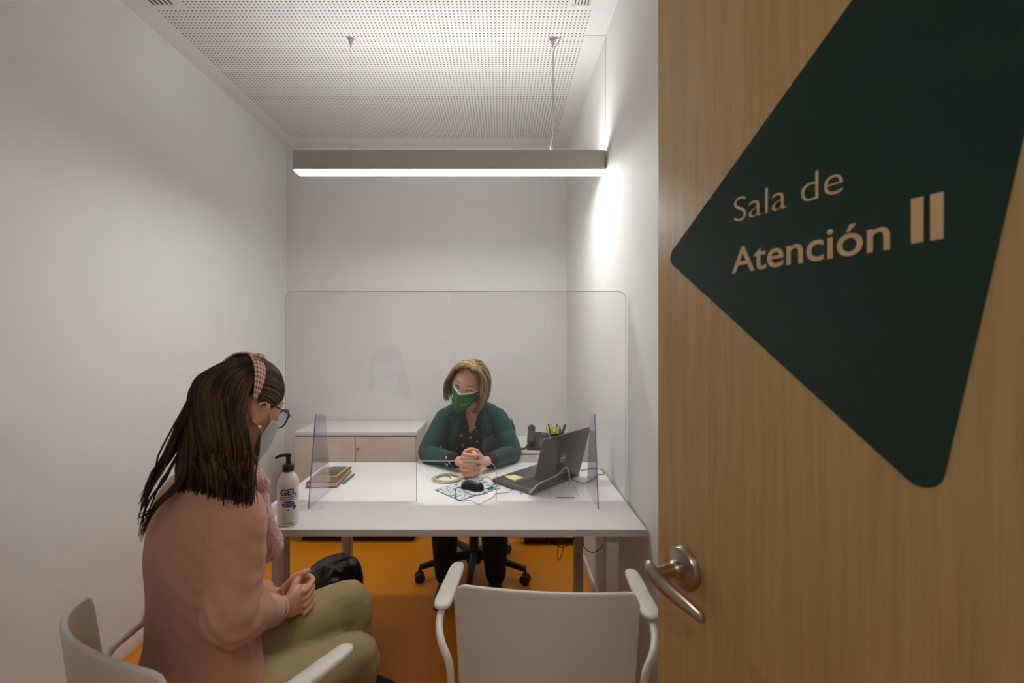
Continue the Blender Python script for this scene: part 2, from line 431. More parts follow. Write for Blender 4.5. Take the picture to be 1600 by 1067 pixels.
# ------------------------------------------------------------------ pendant lamp
def lamp():
    x0, x1, y0, y1, z0, z1 = -.998, .500, 2.115, 2.19, 2.198, 2.292
    t = thing('pendant_lamp', 'long grey linear pendant lamp hanging across the room over the desk', 'lamp', ((x0 + x1) / 2, 2.15, z0))
    mb = MB()
    mb.box(x0, x1, y0, y0 + .004, z0, z1); mb.box(x0, x1, y1 - .004, y1, z0, z1)
    mb.box(x0, x1, y0 + .004, y1 - .004, (z0 + z1) / 2 - .003, (z0 + z1) / 2 + .003)
    mb.build('housing', m_alu, t, smooth=False, world=True)
    for x in (x0, x1 - .003): MB().box(x, x + .003, y0 + .004, y1 - .004, z0, z1).build('end_cap', m_alu, t, smooth=False, world=True)
    MB().box(x0 + .004, x1 - .004, y0 + .0045, y1 - .0045, z0 - .005, z0 + .006).build('diffuser', m_down, t, smooth=False, world=True)
    MB().box(x0 + .004, x1 - .004, y0 + .0045, y1 - .0045, z1 - .014, z1 - .006).build('upper_diffuser', m_up, t, smooth=False, world=True)
    for px in (548, 863.5):
        x = (px - 783) / 690 * 2.15
        b = MB().tube([(x, 2.15, z1 - .004), (x, 2.15, ZC - .03)], .0007, 6, 1).build('cable', m_steel, t, world=True)
        MB().lathe([(.016, 0), (.016, -.004), (.009, -.006), (.009, -.026), (.005, -.03), (.003, -.045)], (x, 2.15, ZC - .0005), 16).build('ceiling_mount', m_steel, t, world=True)
        MB().lathe([(.006, -.01), (.006, .008), (.004, .02), (.001, .024)], (x, 2.15, z1), 12).tube([(x - .008, 2.15, z1 - .004), (x - .002, 2.15, z1 + .02), (x, 2.15, z1 + .026)], .0018, 6, 3).tube([(x + .008, 2.15, z1 - .004), (x + .002, 2.15, z1 + .02), (x, 2.15, z1 + .026)], .0018, 6, 3).build('clip', m_chrome, t, world=True)
    x = (863.5 - 783) / 690 * 2.15
    MB().tube([(x + .04, 2.15, ZC - .002), (x + .022, 2.15, ZC - .03), (x + .004, 2.15, ZC - .08), (x + .002, 2.15, ZC - .3), (x + .001, 2.15, z1 + .09), (x - .008, 2.15, z1 + .05), (x - .012, 2.15, z1 - .004)], .0022, 8, 6).build('power_cord', mat('clear grey cord', (150, 148, 144), .4), t, world=True)
lamp()

# ------------------------------------------------------------------ open door with its sign
E = Vector((.268, .756, 0)); U = Vector((.36, -.933, 0)).normalized(); NN = Vector((-.933, -.36, 0)).normalized()
door = thing('door_1', 'oak veneer door standing open at the right with a dark green room sign', 'door', tuple(E))
door['kind'] = 'structure'
DM = Matrix((( U.x, -NN.x, 0, 0), (U.y, -NN.y, 0, 0), (0, 0, 1, 0), (0, 0, 0, 1)))   # local x = along door from its free edge, local y = into the leaf
def dbuild(mb, n, m, **k):
    for v in mb.bm.verts: v.co = DM @ v.co
    return mb.build(n, m, door, **k)
mb = MB(); mb.box(0, .82, 0, .04, .01, 2.10, .002)
leaf = dbuild(mb, 'leaf', m_wood)
def roundpoly(P, rad, n=8):
    out = []
    for i, p in enumerate(P):
        a, b, c = Vector(P[i - 1]), Vector(p), Vector(P[(i + 1) % len(P)])
        u, v = (a - b).normalized(), (c - b).normalized(); ang = u.angle(v); d = rad / math.tan(ang / 2)
        p0, p1 = b + u * d, b + v * d; ctr = b + (u + v).normalized() * (rad / math.sin(ang / 2))
        a0 = math.atan2(*(p0 - ctr).yx); a1 = math.atan2(*(p1 - ctr).yx)
        da = (a1 - a0 + PI) % (2 * PI) - PI
        out += [(ctr.x + rad * math.cos(a0 + da * k / n), ctr.y + rad * math.sin(a0 + da * k / n)) for k in range(n + 1)]
    return out
sign = thing('door_sign', 'large dark green rounded triangular sign on the oak door, reading Sala de Atención II', 'sign', tuple(E))
mb = MB(); mb.prism(roundpoly([(.022, 1.528), (.374, 1.243), (.489, 1.914)], .017), -.0012, 0)
for v in mb.bm.verts: v.co = DM @ v.co
mb.build('sign_panel', m_green, sign)
TM = DM @ Matrix(((1, 0, 0, 0), (0, 0, -1, -.0012), (0, 1, 0, 0), (0, 0, 0, 1)))
def dtext(b, x, z, size, sx, bold): return text('lettering', b, size, m_letter, sign, TM @ Matrix.Translation((x, z, .0004)), sx, bold, .0003)
dtext('Sala de', .1525, 1.557, .0485, 1.06, -.0007)
dtext('Atención', .152, 1.487, .0500, 1.02, .0004)
dtext('II', .352, 1.4905, .0575, 1.02, .0018)
# lever handle
hz = 1.035; hs = .062
hd = thing('door_handle', '', ''); 
for k in ('label', 'category'): del hd[k]
hd.parent = door
def hb(mb, n, m=m_steel):
    for v in mb.bm.verts: v.co = DM @ v.co
    return mb.build(n, m, hd)
hb(MB().lathe([(.0335, 0), (.0335, .004), (.030, .0095), (.017, .012), (.013, .014)], (hs, 0, hz), 40, axis=(0, -1, 0)), 'rose')
hb(MB().lathe([(.0135, .010), (.0135, .022), (.0105, .026), (.0105, .058)], (hs, 0, hz), 28, axis=(0, -1, 0)), 'stem', m_steel)
mb = MB()
LV = .74
sec = [((hs - .016, -.058, hz + .006), .008, .007), ((hs - .004, -.064, hz + .006), .0125, .0085), ((hs + .02, -.065, hz), .013, .0085), ((hs + .05, -.060, hz - .008), .012, .008), ((hs + .078, -.052, hz - .016), .0105, .007), ((hs + .102, -.044, hz - .024), .008, .006), ((hs + .108, -.043, hz - .026), .004, .003)]
mb.loft([(Vector(c), a, b, (-.15, 0, 1), (.1, 1, 0)) for c, a, b in [((hs + (c[0] - hs) * (LV if c[0] > hs else 1), c[1], c[2]), a, b) for c, a, b in sec]], 20, 5)
hb(mb, 'lever')

# ------------------------------------------------------------------ desk
DX0, DX1, DY0, DY1, DZ = -.903, .497, 1.508, 2.31, .74
def desk():
    t = thing('desk', 'white laminate desk with grey steel legs under the pendant lamp', 'desk', (-.2, 1.9, 0))
    MB().box(DX0, DX1, DY0, DY1, DZ - .025, DZ, .0015).build('desktop', m_white, t, world=True)
    MB().box(DX0, DX1, DY0 - .001, DY0, DZ - .0235, DZ - .0015).build('edge_band', m_edge, t, world=True, smooth=False)
    for x in (-.785, .392):
        for y in (1.575, 2.25):
            MB().box(x - .0225, x + .0225, y - .0225, y + .0225, 0.004, DZ - .065, .003).build('leg', m_leg, t, world=True)
            MB().lathe([(.018, 0), (.018, .004), (.008, .005)], (x, y, 0), 16).build('foot', m_black, t, world=True)
        MB().box(x - .0225, x + .0225, 1.56, 2.265, DZ - .065, DZ - .025, .002).build('cross_rail', m_leg, t, world=True)
    for y in (1.66, 2.2): MB().box(-.762, .369, y - .015, y + .015, DZ - .06, DZ - .025, .002).build('long_rail', m_leg, t, world=True)
    # cable flap let into the top
    g = mat('dark joint', (120, 114, 108), .7)
    for x in (.205, .318): MB().box(x, x + .0015, 1.80, 2.02, DZ, DZ + .0004).build('flap_joint', g, t, world=True, smooth=False)
    MB().box(.226, .302, 1.797, 1.808, DZ, DZ + .0012, .0004).build('cable_slot', m_dark, t, world=True)
    return t
desk()

# ------------------------------------------------------------------ acrylic protection screen
def screen():
    Y = 1.765; th = .005
    t = thing('protective_screen', 'large clear acrylic screen standing across the desk with a pass-through slot', 'screen', (-.18, Y, DZ))
    x0, x1, z0, z1 = -.862, .4985, DZ + .001, 1.578; r = .03
    hx0, hx1, hz1 = -.338, -.020, .901
    def arc(cx, cz, r, a0, a1, n=8): return [(cx + r * math.cos(R(a0 + (a1 - a0) * k / n)), cz + r * math.sin(R(a0 + (a1 - a0) * k / n))) for k in range(n + 1)]
    poly = [(x0, z0)] + [(hx0, z0)] + arc(hx0 + .012, hz1 - .012, .012, 180, 90, 6) + arc(hx1 - .045, hz1 - .045, .045, 90, 0) + [(hx1, z0), (x1, z0)] + arc(x1 - r, z1 - r, r, 0, 90) + arc(x0 + r, z1 - r, r, 90, 180)
    bm = bmesh.new()
    a = [bm.verts.new((p[0], Y - th / 2, p[1])) for p in poly]; f = bm.faces.new(a)
    ex = bmesh.ops.extrude_face_region(bm, geom=[f]); 
    for v in ex['geom']:
        if isinstance(v, bmesh.types.BMVert): v.co.y += th
    mb = MB(); mb.bm.free(); mb.bm = bm
    mb.build('panel', m_acr, t, smooth=False, world=True)
    # bright polished rim of the slot and the sheet
    edge = mat('polished acrylic edge', (200, 200, 205), .25)
    e2 = mat('pale acrylic edge', (172, 168, 170), .3)
    slot = [(hx0, z0)] + arc(hx0 + .012, hz1 - .012, .012, 180, 90, 6) + arc(hx1 - .045, hz1 - .045, .045, 90, 0) + [(hx1, z0)]
    MB().tube([(p[0], Y, p[1]) for p in slot], .0016, 6, 1).build('slot_rim', edge, t, world=True)
    rim = [(x1, z0)] + arc(x1 - r, z1 - r, r, 0, 90) + arc(x0 + r, z1 - r, r, 90, 180) + [(x0, z0)]
    MB().tube([(p[0], Y, p[1]) for p in rim], .0010, 6, 1).build('panel_rim', e2, t, world=True)
    for x, nm in ((-.733, 'left'), (.370, 'right')):
        mb = MB(); P = [(1.68, z0), (1.90, z0), (1.835, 1.080), (1.745, 1.092)]
        V = [[Vector((x + s, p[0], p[1])) for p in P] for s in (-.002, .002)]
        mb.rings(V); sf = mb.build('side_foot', m_acr_side, t, smooth=False, world=True)
        m2 = MB().tube([(x, 1.68, z0), (x, 1.745, 1.092)], .0019, 6, 1)
        m2.build('foot_edge', m_purple, sf, smooth=False)
    return t
scr = screen()
for o in bpy.data.objects:
    if o.name.startswith('foot_edge'):
        for v in o.data.vertices: v.co -= scr.location

# ------------------------------------------------------------------ storage units
def cabinet():
    x0, x1, y0, y1, zt = -1.395, -.570, 2.98, YB - .014, .755
    t = thing('cabinet', 'low pale storage cabinet with two doors against the back wall', 'cabinet', ((x0 + x1) / 2, 3.19, 0))
    MB().box(x0 + .004, x1 - .004, y0 + .02, y1, .05, zt - .03).build('body', m_birch, t, world=True, smooth=False)
    MB().box(x0, x1, y0 - .006, y1, zt - .027, zt, .002).build('top', m_white, t, world=True)
    MB().box(x0 + .03, x1 - .03, y0 + .05, y1, 0, .05).build('plinth', m_black, t, world=True, smooth=False)
    xm = (555 - 783) / 690 * y0
    for a, b in ((x0 + .004, xm - .002), (xm + .002, x1 - .012)):
        d = MB().box(a, b, y0, y0 + .018, .055, zt - .032, .001).build('door', m_birch, t, world=True)
        if a > xm:
            k = MB().lathe([(.004, 0), (.004, .008), (.009, .010), (.009, .016), (.006, .019)], (xm + .022, y0, .645), 16, axis=(0, -1, 0)).build('knob', m_steel, d)
            for v in k.data.vertices: v.co -= t.location
cabinet()
def pedestal():
    x0, x1, y0, y1, zt = .128, .490, 2.93, YB - .014, .637
    t = thing('drawer_pedestal', 'low white drawer pedestal in the corner carrying the phone and pen cup', 'cabinet', ((x0 + x1) / 2, 3.15, 0))
    MB().box(x0 + .003, x1 - .003, y0 + .02, y1, .06, zt - .02).build('body', m_white, t, world=True, smooth=False)
    MB().box(x0, x1, y0 - .004, y1, zt - .02, zt, .002).build('top', m_white, t, world=True)
    for k in range(3):
        z = .062 + k * .185
        MB().box(x0 + .003, x1 - .003, y0, y0 + .02, z, z + .18, .001).build('drawer', m_white, t, world=True)
    MB().box(x0 + .03, x1 - .03, y0 + .05, y1, 0, .06).build('plinth', m_black, t, world=True, smooth=False)
pedestal()

# ------------------------------------------------------------------ desk phone and pen cup on the pedestal
def phone():
    t = thing('desk_phone', 'dark grey corded desk phone on the pedestal behind the laptop', 'telephone', (.290, 3.03, .637), R(-6))
    mb = MB(); mb.rings([[Vector(p) for p in q] for q in ([(-.11, -.09, .001), (.09, -.09, .001), (.09, -.09, .018), (-.11, -.09, .018)], [(-.11, .09, .001), (.09, .09, .001), (.09, .09, .085), (-.11, .09, .085)])])
    mb.build('base', m_dark, t, smooth=False)
    s = .067 / .18
    kp = mat('grey phone keys', (150, 146, 142), .5)
    for i in range(3):
        for j in range(4):
            y = -.065 + j * .024; z = .018 + (y + .09) * s; x = -.018 + i * .024
            MB().box(x - .008, x + .008, y - .006, y + .006, z - .003, z + .004, .001).build('key', kp, t)
    MB().box(-.02, .07, .042, .08, .068, .088, .002, M=None).build('display', mat('phone display', (120, 130, 124), .2), t)
    mb = MB(); mb.loft([((-.083, -.095, .05), .022, .014), ((-.083, -.075, .065), .026, .026), ((-.083, -.03, .080), .026, .026), ((-.083, .03, .103), .026, .026), ((-.083, .07, .118), .026, .026), ((-.083, .092, .112), .022, .014)], 16, 4, ax=(1, 0, 0), ay=(0, -.35, .94))
    mb.build('handset', m_dark, t)
    pts = []
    path = catmull([(-.10, -.095, .035), (-.125, -.10, .012), (-.150, -.103, .010), (-.172, -.108, -.02), (-.175, -.115, -.12), (-.17, -.12, -.25), (-.14, -.118, -.18)], 40)
    for i, p in enumerate(path):
        a = i * 1.25; pts.append(p + Vector((.006 * math.cos(a), .002, .006 * math.sin(a))))
    MB().tube(pts, .0017, 5, 1).build('coiled_cord', m_black, t)
phone()
def pens():
    cx, cy, z = .378, 3.02, .637
    t = thing('pen_cup', 'small dark pen cup beside the desk phone', 'pen cup', (cx, cy, z))
    MB().lathe([(.0, .0), (.038, .0), (.040, .10), (.037, .10), (.035, .004), (0, .004)], (0, 0, 0), 28).build('cup', m_dark, t)
    G = 'pens standing in the cup'
    specs = [('highlighter', 'yellow highlighter with black clip standing in the pen cup', (215, 226, 40), .009, -.018, -.01, -.035, .165, 'marker'),
             ('scissors_handle', None, None, 0, 0, 0, 0, 0, ''),
             ('pen', 'violet slim pen in the pen cup', (90, 76, 160), .0045, .002, .012, .006, .155, 'pen'),
             ('pen', 'orange pen in the middle of the pen cup', (214, 150, 40), .0055, .012, .014, .02, .145, 'pen'),
             ('marker', 'dark red marker leaning right in the pen cup', (120, 30, 44), .0075, .022, -.005, .05, .160, 'marker'),
             ('pen', 'white pen leaning left in the pen cup', (210, 206, 200), .0045, -.026, .01, -.06, .14, 'pen'),
             ('pen', 'deep blue pen standing at the right of the pen cup', (50, 44, 120), .0055, .016, -.018, .016, .13, 'pen')]
    for nm, lb, c, r, dx, dy, lean, L, cat in specs:
        if lb is None: continue
        p = thing(nm, lb, cat, (cx + dx * .55, cy + dy, z + .006), 0, G)
        m = mat(nm + str(c), c, .4)
        d = Vector((lean, dy * .4, 1 * L)).normalized()
        MB().tube([Vector((0, 0, 0)), d * (L * .6)], r, 12, 1).build('barrel', m, p)
        MB().tube([d * (L * .6), d * (L * .97), d * L], [r * 1.12, r * 1.12, r * .8], 12, 1).build('cap', m if nm != 'highlighter' else m, p)
        if nm == 'highlighter': MB().tube([d * (L * .62) + Vector((-r * 1.5, -.002, 0)), d * (L * .99) + Vector((-r * 1.5, -.002, 0))], .004, 8, 1).build('clip', m_black, p)
    s = thing('scissors', 'lime handled scissors standing in the pen cup', 'scissors', (cx - .002, cy - .022, z + .006))
    for sx in (-1, 1):
        MB().tube([(sx * .012 + .017 * math.cos(a), 0, .118 + .02 * math.sin(a)) for a in [k * PI / 6 for k in range(12)]], .004, 8, 2, closed=True).build('handle_loop', m_lime, s)
        MB().box(-.004, .004, sx * .0015 - .001, sx * .0015 + .001, 0, .105).build('blade', m_chrome, s)
pens()

# ------------------------------------------------------------------ laptop
def laptop():
    h = Vector((.13, 1.824, 0)); ang = math.atan2(.246, .236)
    t = thing('laptop', 'open dark grey laptop on the desk seen from behind its lid', 'laptop', (h.x, h.y, DZ), ang)
    L, D = .345, .235
    # local x along the hinge, local y towards the user
    MB().box(0, L, 0, D, .004, .019, .003).build('base', m_char, t)
    for x in (.03, L - .03):
        for y in (.03, D - .03): MB().lathe([(.008, 0), (.008, .004)], (x, y, 0), 12).build('rubber_foot', m_black, t)
    kb = MB().box(.02, L - .02, .028, .125, .019, .0195).build('keyboard', m_dark, t, smooth=False)
    ks = mat('laptop keys', (30, 30, 32), .45)
    mb = MB()
    for j in range(5):
        for i in range(14):
            x = .024 + i * .0213; y = .032 + j * .0185
            mb.box(x, x + .018, y, y + .0155, .0195, .0215, .0006, 1)
    k = mb.build('keys', ks, kb); 
    MB().box(.12, .22, .145, .205, .019, .0196).build('touchpad', mat('touchpad', (60, 57, 58), .35), t, smooth=False)
    tilt = R(15); M = Matrix.Translation((0, .004, .019)) @ Matrix.Rotation(tilt, 4, 'X')
    lid = MB().box(0, L, -.004, .004, 0, .230, .003, M=M).build('lid', m_char, t)
    MB().box(.008, L - .008, .004, .0046, .012, .222, M=M).build('display', mat('dark screen glass', (14, 14, 16), .1), lid, smooth=False)
    for x in (.06, L - .06): MB().tube([(x - .02, -.002, .019), (x + .02, -.002, .019)], .005, 10, 1).build('hinge', m_black, t)
    lm = mat('silver logo', (205, 202, 200), .4)
    c = M @ Vector((L * .5, -.0045, .115))
    ax = M.to_3x3()
    ring = [c + ax @ Vector((.018 * math.cos(a), 0, .018 * math.sin(a))) for a in [k * PI / 16 for k in range(32)]]
    MB().tube(ring, .0012, 6, 1, closed=True).build('logo_ring', lm, lid)
    TMx = M @ Matrix.Translation((L * .5, -.0045, .1105)) @ Matrix(((1, 0, 0, 0), (0, 0, -1, 0), (0, 1, 0, 0), (0, 0, 0, 1)))
    text('logo_lettering', 'DELL', .0140, lm, lid, TMx, 1.0, .0004, .0004, align='CENTER')
    n = MB(); n.grid(lambda u, v: Vector((.045 + .062 * u, .140 + .062 * v, .0205 + .007 * max(0, v - .3) ** 2 * (1 - u) * 2)), 6, 6)
    o = n.build('sticky_note', m_note); 
    o.location = t.location; o.rotation_euler = t.rotation_euler; tag(o, 'square yellow sticky note on the laptop palm rest', 'sticky note')
    o.modifiers.new('s', 'SOLIDIFY').thickness = .0003
    return t
laptop()

# ------------------------------------------------------------------ mouse, card, ring of cord
def flat_poly(pts, z0, th): 
    mb = MB(); mb.rings([[Vector((x, y, z0)) for x, y in pts], [Vector((x, y, z0 + th)) for x, y in pts]]); return mb
cc = [(-.286, 1.893), (-.165, 1.769), (-.001, 1.916), (-.112, 2.064)]
card = thing('mouse_mat', 'printed blue and white mat lying on the desk under the mouse', 'mouse mat', (-.141, 1.91, DZ))
flat_poly(cc, DZ + .0003, .0020).build('sheet', m_print, card, world=True, smooth=False)
def lerp2(u, v):
    a = Vector(cc[0]).lerp(Vector(cc[1]), u); b = Vector(cc[3]).lerp(Vector(cc[2]), u); return a.lerp(b, v)
mb = MB(); e = mat('navy edge', (40, 52, 70), .6)
for i in range(4):
    a, b = Vector(cc[i]), Vector(cc[(i + 1) % 4]); mb.tube([(a.x, a.y, DZ + .0013), (b.x, b.y, DZ + .0013)], .0013, 6, 1)
mb.build('edge', e, card, world=True, smooth=False)
flat_poly([lerp2(.80, .72), lerp2(.97, .74), lerp2(.96, .93), lerp2(.80, .90)], DZ + .0024, .0003).build('green_patch', mat('teal print', (30, 120, 100), .6), card, world=True, smooth=False)
def mouse():
    t = thing('computer_mouse', 'black and grey computer mouse on the printed mat', 'computer mouse', (-.124, 1.905, DZ + .0026), R(58))
    mb = MB(); g = bmesh.ops.create_icosphere(mb.bm, subdivisions=4, radius=1)
    for v in g['verts']:
        x, y, z = v.co
        v.co = Vector((x * .033 * (1 - .1 * math.cos(y * 3)), y * .056, max(z, -.12) * .036 * (1 - .18 * y) + .0045))
    mb.build('shell', m_black, t)
    mb = MB(); mb.grid(lambda u, v: Vector(((u - .5) * .022 * (1.1 - .3 * v), -.042 + .094 * v, .0055 + .036 * math.sqrt(max(0, 1 - ((-.042 + .094 * v) / .056) ** 2 - ((u - .5) * .022 / .033) ** 2)) * (1 - .18 * (-.042 + .094 * v) / .056))), 8, 16)
    o = mb.build('grey_strip', mat('grey metallic plastic', (150, 152, 162), .35, metal=.3), t)
    o.modifiers.new('s', 'SOLIDIFY').thickness = .001
    MB().lathe([(.007, -.003), (.008, 0), (.007, .003)], (0, .03, .030), 16, axis=(1, 0, 0)).build('scroll_wheel', m_dark, t)
    # the cord, following what the photograph shows on the desk top
    px = [(757, 755), (753, 748), (762, 745), (772, 754), (778, 759), (788, 752), (796, 741), (803, 738), (806, 746), (805, 760), (799, 764), (788, 758), (779, 753), (765, 762), (762, 770), (750, 773), (737, 773), (727, 768), (720, 762), (713, 762), (711, 770), (713, 780), (722, 783), (735, 782), (748, 788), (758, 783), (771, 776), (775, 771), (795, 769), (801, 763), (800, 754), (803, 744)]
    pts = []
    for i, (x, y) in enumerate(px):
        z = DZ + .0050 + .0012 * (i % 3); Y = (1.4 - z) * 690 / (y - 525); pts.append(W(x, y, Y))
    mb = MB().tube(pts, .0012, 6, 6)
    Mi = (Matrix.Translation(t.location) @ Matrix.Rotation(t.rotation_euler.z, 4, 'Z')).inverted()
    for v in mb.bm.verts: v.co = Mi @ v.co
    mb.build('cord', m_black, t)
mouse()
def cordring():
    c = Vector((-.252, 2.032, DZ)); t = thing('lanyard_coil', 'pale yellow cord coiled in a flat ring on the desk near the hands', 'cord', tuple(c))
    m = mat('pale yellow cord', (190, 190, 146), .6)
    mb = MB()
    for k, (r, z, sq) in enumerate(((.066, .0035, .93), (.060, .0036, .95), (.056, .009, .9), (.063, .0095, .92))):
        mb.tube([(r * math.cos(a) + .002 * k, r * sq * math.sin(a), z + .001 * math.sin(3 * a + k)) for a in [j * PI / 12 for j in range(24)]], .0030, 8, 2, closed=True)
    mb.build('coil', m, t)
    MB().tube([(.03 * math.cos(a) - .012, .035 * math.sin(a) + .01, .004) for a in [j * PI / 7 for j in range(9)]], .0032, 8, 3).build('inner_loop', mat('grey green cord', (140, 146, 134), .6), t)
cordring()

# ------------------------------------------------------------------ books, phone, pen, papers, gel bottle
bk = thing('planner_book', 'thick maroon planner book lying under the smartphone', 'book', (-.785, 2.03, DZ), R(3))
MB().box(-.062, .062, -.110, .110, .004, .0225, .001).build('pages', m_pages, bk)
MB().box(-.066, .066, -.113, .113, .0225, .0265, .0012).build('front_cover', m_book, bk)
MB().box(-.066, .066, -.113, .113, .0002, .004, .0012).build('back_cover', m_book, bk)
MB().box(-.0665, -.062, -.113, .113, .002, .025, .0012).build('spine', m_book, bk)
sp = thing('smartphone', 'dark smartphone in a lime green case on top of the planner book', 'smartphone', (-.772, 2.045, DZ + .0268), R(-3))
MB().box(-.038, .038, -.074, .074, 0, .008, .003, 3).build('case', m_lime, sp)
MB().box(-.035, .035, -.071, .071, .008, .0088, .0003).build('display', mat('phone glass', (44, 46, 44), .12), sp)
pn = thing('pen', 'grey metal pen lying on the desk beside the planner book', 'pen', (-.700, 2.03, DZ + .0055), R(-2))
MB().tube([(0, -.065, 0), (0, .045, 0), (0, .066, 0), (0, .075, 0)], [.0048, .0048, .003, .0008], 12, 1).build('barrel', mat('pen grey', (110, 114, 128), .35, metal=.5), pn)
MB().box(-.0015, .0015, -.06, -.02, .0048, .0065, .0005).build('clip', m_chrome, pn)

pp = thing('paper_sheet', 'white printed sheet of paper under the gel bottle at the desk corner', 'paper', (-.832, 1.685, DZ), R(4))
MB().box(-.060, .070, -.095, .095, .0002, .0008).build('sheet', m_paper, pp, smooth=False)
mb = MB()
for k in range(9):
    y = .078 - k * .018; mb.box(-.05, .055 - .03 * ((k * 7) % 3) / 3, y, y + .0035, .0008, .00105)
mb.build('printed_lines', m_ink, pp, smooth=False)

def gel():
    X, Y = -.752, 1.560
    t = thing('gel_bottle', 'white pump bottle of hand gel on the front left corner of the desk', 'bottle', (X, Y, DZ + .0009), R(25.5))
    r = .0355
    MB().lathe([(r - .004, 0), (r, .003), (r, .140), (r - .002, .152), (r - .008, .166), (r - .017, .176), (.017, .179), (.015, .185)], n=40).build('bottle_body', mat('white bottle plastic', (232, 228, 220), .35), t)
    p = MB().lathe([(.0185, .183), (.0185, .203), (.016, .206), (.009, .207), (.0075, .214), (.0075, .232), (.010, .234), (.010, .243), (.006, .246)], n=28).build('pump', m_black, t)
    MB().tube([(0, 0, .240), (-.018, -.004, .241), (-.034, -.006, .238), (-.040, -.007, .232)], [.006, .0055, .0045, .0035], 12, 4).build('nozzle', m_black, p)
    text('gel_lettering', 'GEL', .030, m_ink2, t, Matrix.Translation((0, 0, .108)), 1.05, .0009, .0004, wrap=r + .0006, align='CENTER')
    def band(z, h, w0, w1, m, nm, round_=False, cx=0):
        mb = MB(); n = 20
        def f(u, v):
            a = ((w0 + (w1 - w0) * u)) / r
            zz = z + (v - .5) * h * (math.sqrt(max(0, 1 - (2 * u - 1) ** 2)) if round_ else 1)
            return Vector(((r + .0006) * math.sin(a), -(r + .0006) * math.cos(a), zz))
        mb.grid(f, n, 3); o = mb.build(nm, m, t); o.modifiers.new('s', 'SOLIDIFY').thickness = .0005
    band(.1015, .003, -.030, .030, m_ink2, 'blue_band'); band(.0955, .002, -.030, .030, m_ink2, 'blue_band'); band(.0915, .0012, -.024, .024, m_ink2, 'blue_band')
    band(.077, .022, -.021, .021, m_ink2, 'blue_oval', True)
    text('small_lettering', 'HIDROALCOHÓLICO', .0046, m_paper, t, Matrix.Translation((0, 0, .0788)), .95, 0, .0005, wrap=r + .0012, align='CENTER')
    text('small_lettering', 'PARA MANOS', .0046, m_paper, t, Matrix.Translation((0, 0, .0725)), .95, 0, .0005, wrap=r + .0012, align='CENTER')
    band(.064, .014, .014, .027, m_red, 'red_seal', True)
    band(.056, .006, -.0025, .0025, m_ink2, 'blue_drop', True)
    mb = MB()
    for s in (-1, 1):
        for q in ([(.004, .012), (.006, .03), (.003, .043)], [(.004, .012), (.012, .032), (.010, .046)], [(.012, .012), (.018, .030), (.017, .044)]):
            mb.tube([((r + .0003) * math.sin(s * a / r), -(r + .0003) * math.cos(s * a / r), z) for a, z in q], .0004, 5, 3)
    mb.build('hands_drawing', mat('faint print', (176, 172, 168), .6), t)
    text('small_lettering', 'USO EXTERNO', .0050, m_ink, t, Matrix.Translation((0, 0, .0075)), 1.0, .0001, .0003, wrap=r + .0006, align='CENTER')
gel()

# ------------------------------------------------------------------ cables
def cable(label, pts, r, m, cat='cable', name='cable', sm=8):
    b = Vector(pts[0]); o = MB().tube([Vector(p) - b for p in pts], r, 8, sm, round_ends=False).build(name, m); o.location = b
    tag(o, label, cat); return o
def on(x, y, dz): z = DZ + dz; return W(x, y, (1.4 - z) * 690 / (y - 525))
g1 = cable('thick grey cable running across the side of the laptop', [on(813, 771, .005), on(816, 768, .005), on(828, 764, .008), Vector((.118, 1.80, DZ + .022)), Vector((.150, 1.802, DZ + .055)), Vector((.19, 1.84, DZ + .060)), Vector((.24, 1.885, DZ + .068)), Vector((.285, 1.925, DZ + .088)), Vector((.30, 1.94, DZ + .04)), Vector((.298, 1.945, DZ + .005))], .0032, m_grey_cable)
g2 = cable('thin black power cable looping behind the laptop to the wall', [on(888, 746, .004), on(900, 752, .003), on(912, 755, .003), on(925, 750, .003), on(934, 742, .003), on(943, 741, .003), on(940, 734, .003), on(925, 732, .003), on(908, 735, .003)], .0018, m_black)
for lab, P in (('black cable hanging in a deep loop under the desk top', [(855, 838), (868, 850), (880, 855), (890, 848), (897, 838)]),
               ('grey cable hanging in a narrow loop under the desk top', [(875, 838), (872, 855), (872, 875), (878, 865), (881, 838)]),
               ('black cable curving under the desk by the right wall', [(911, 838), (914, 856), (924, 863), (935, 860), (941, 853)])):
    Yc = 2.12
    pts = [W(x, y, Yc) for x, y in P]; up = [Vector((pts[0].x, Yc, DZ - .027))] + pts
    if 'wall' in lab: up.append(Vector((XR - .012, Yc - .02, pts[-1].z + .03)))
    else: up.append(Vector((pts[-1].x, Yc, DZ - .027)))
    cable(lab, up, .002, m_black if 'black' in lab else mat('dark grey cable', (80, 74, 68), .5))

# ------------------------------------------------------------------ waste bin
def bin_():
    t = thing('waste_bin', 'round waste bin with a black liner under the desk', 'waste bin', (-.745, 1.965, 0))
    MB().lathe([(0, 0), (.105, 0), (.118, .31), (.115, .31), (.102, .004), (0, .004)], n=32).build('bin_body', m_dark, t)
    mb = MB(); prof = [(.118, .17), (.122, .23), (.124, .30), (.118, .355), (.100, .382), (.085, .389), (.07, .393), (.052, .393), (.035, .392), (.004, .386)]
    rings = []
    for r, z in prof:
        ring = []
        for k in range(72):
            a = 2 * PI * k / 72; q = noise.noise(Vector((r * math.cos(a) * 22, r * math.sin(a) * 22, z * 9))) + .7 * noise.noise(Vector((r * math.cos(a) * 50, r * math.sin(a) * 50, z * 22)))
            ring.append(Vector((r * math.cos(a) * (1 + .035 * q), r * math.sin(a) * (1 + .035 * q), z + .012 * q * min(1, z / .3))))
        rings.append(ring)
    mb.rings(rings); mb.build('liner', m_bag, t, auto=60)
bin_()

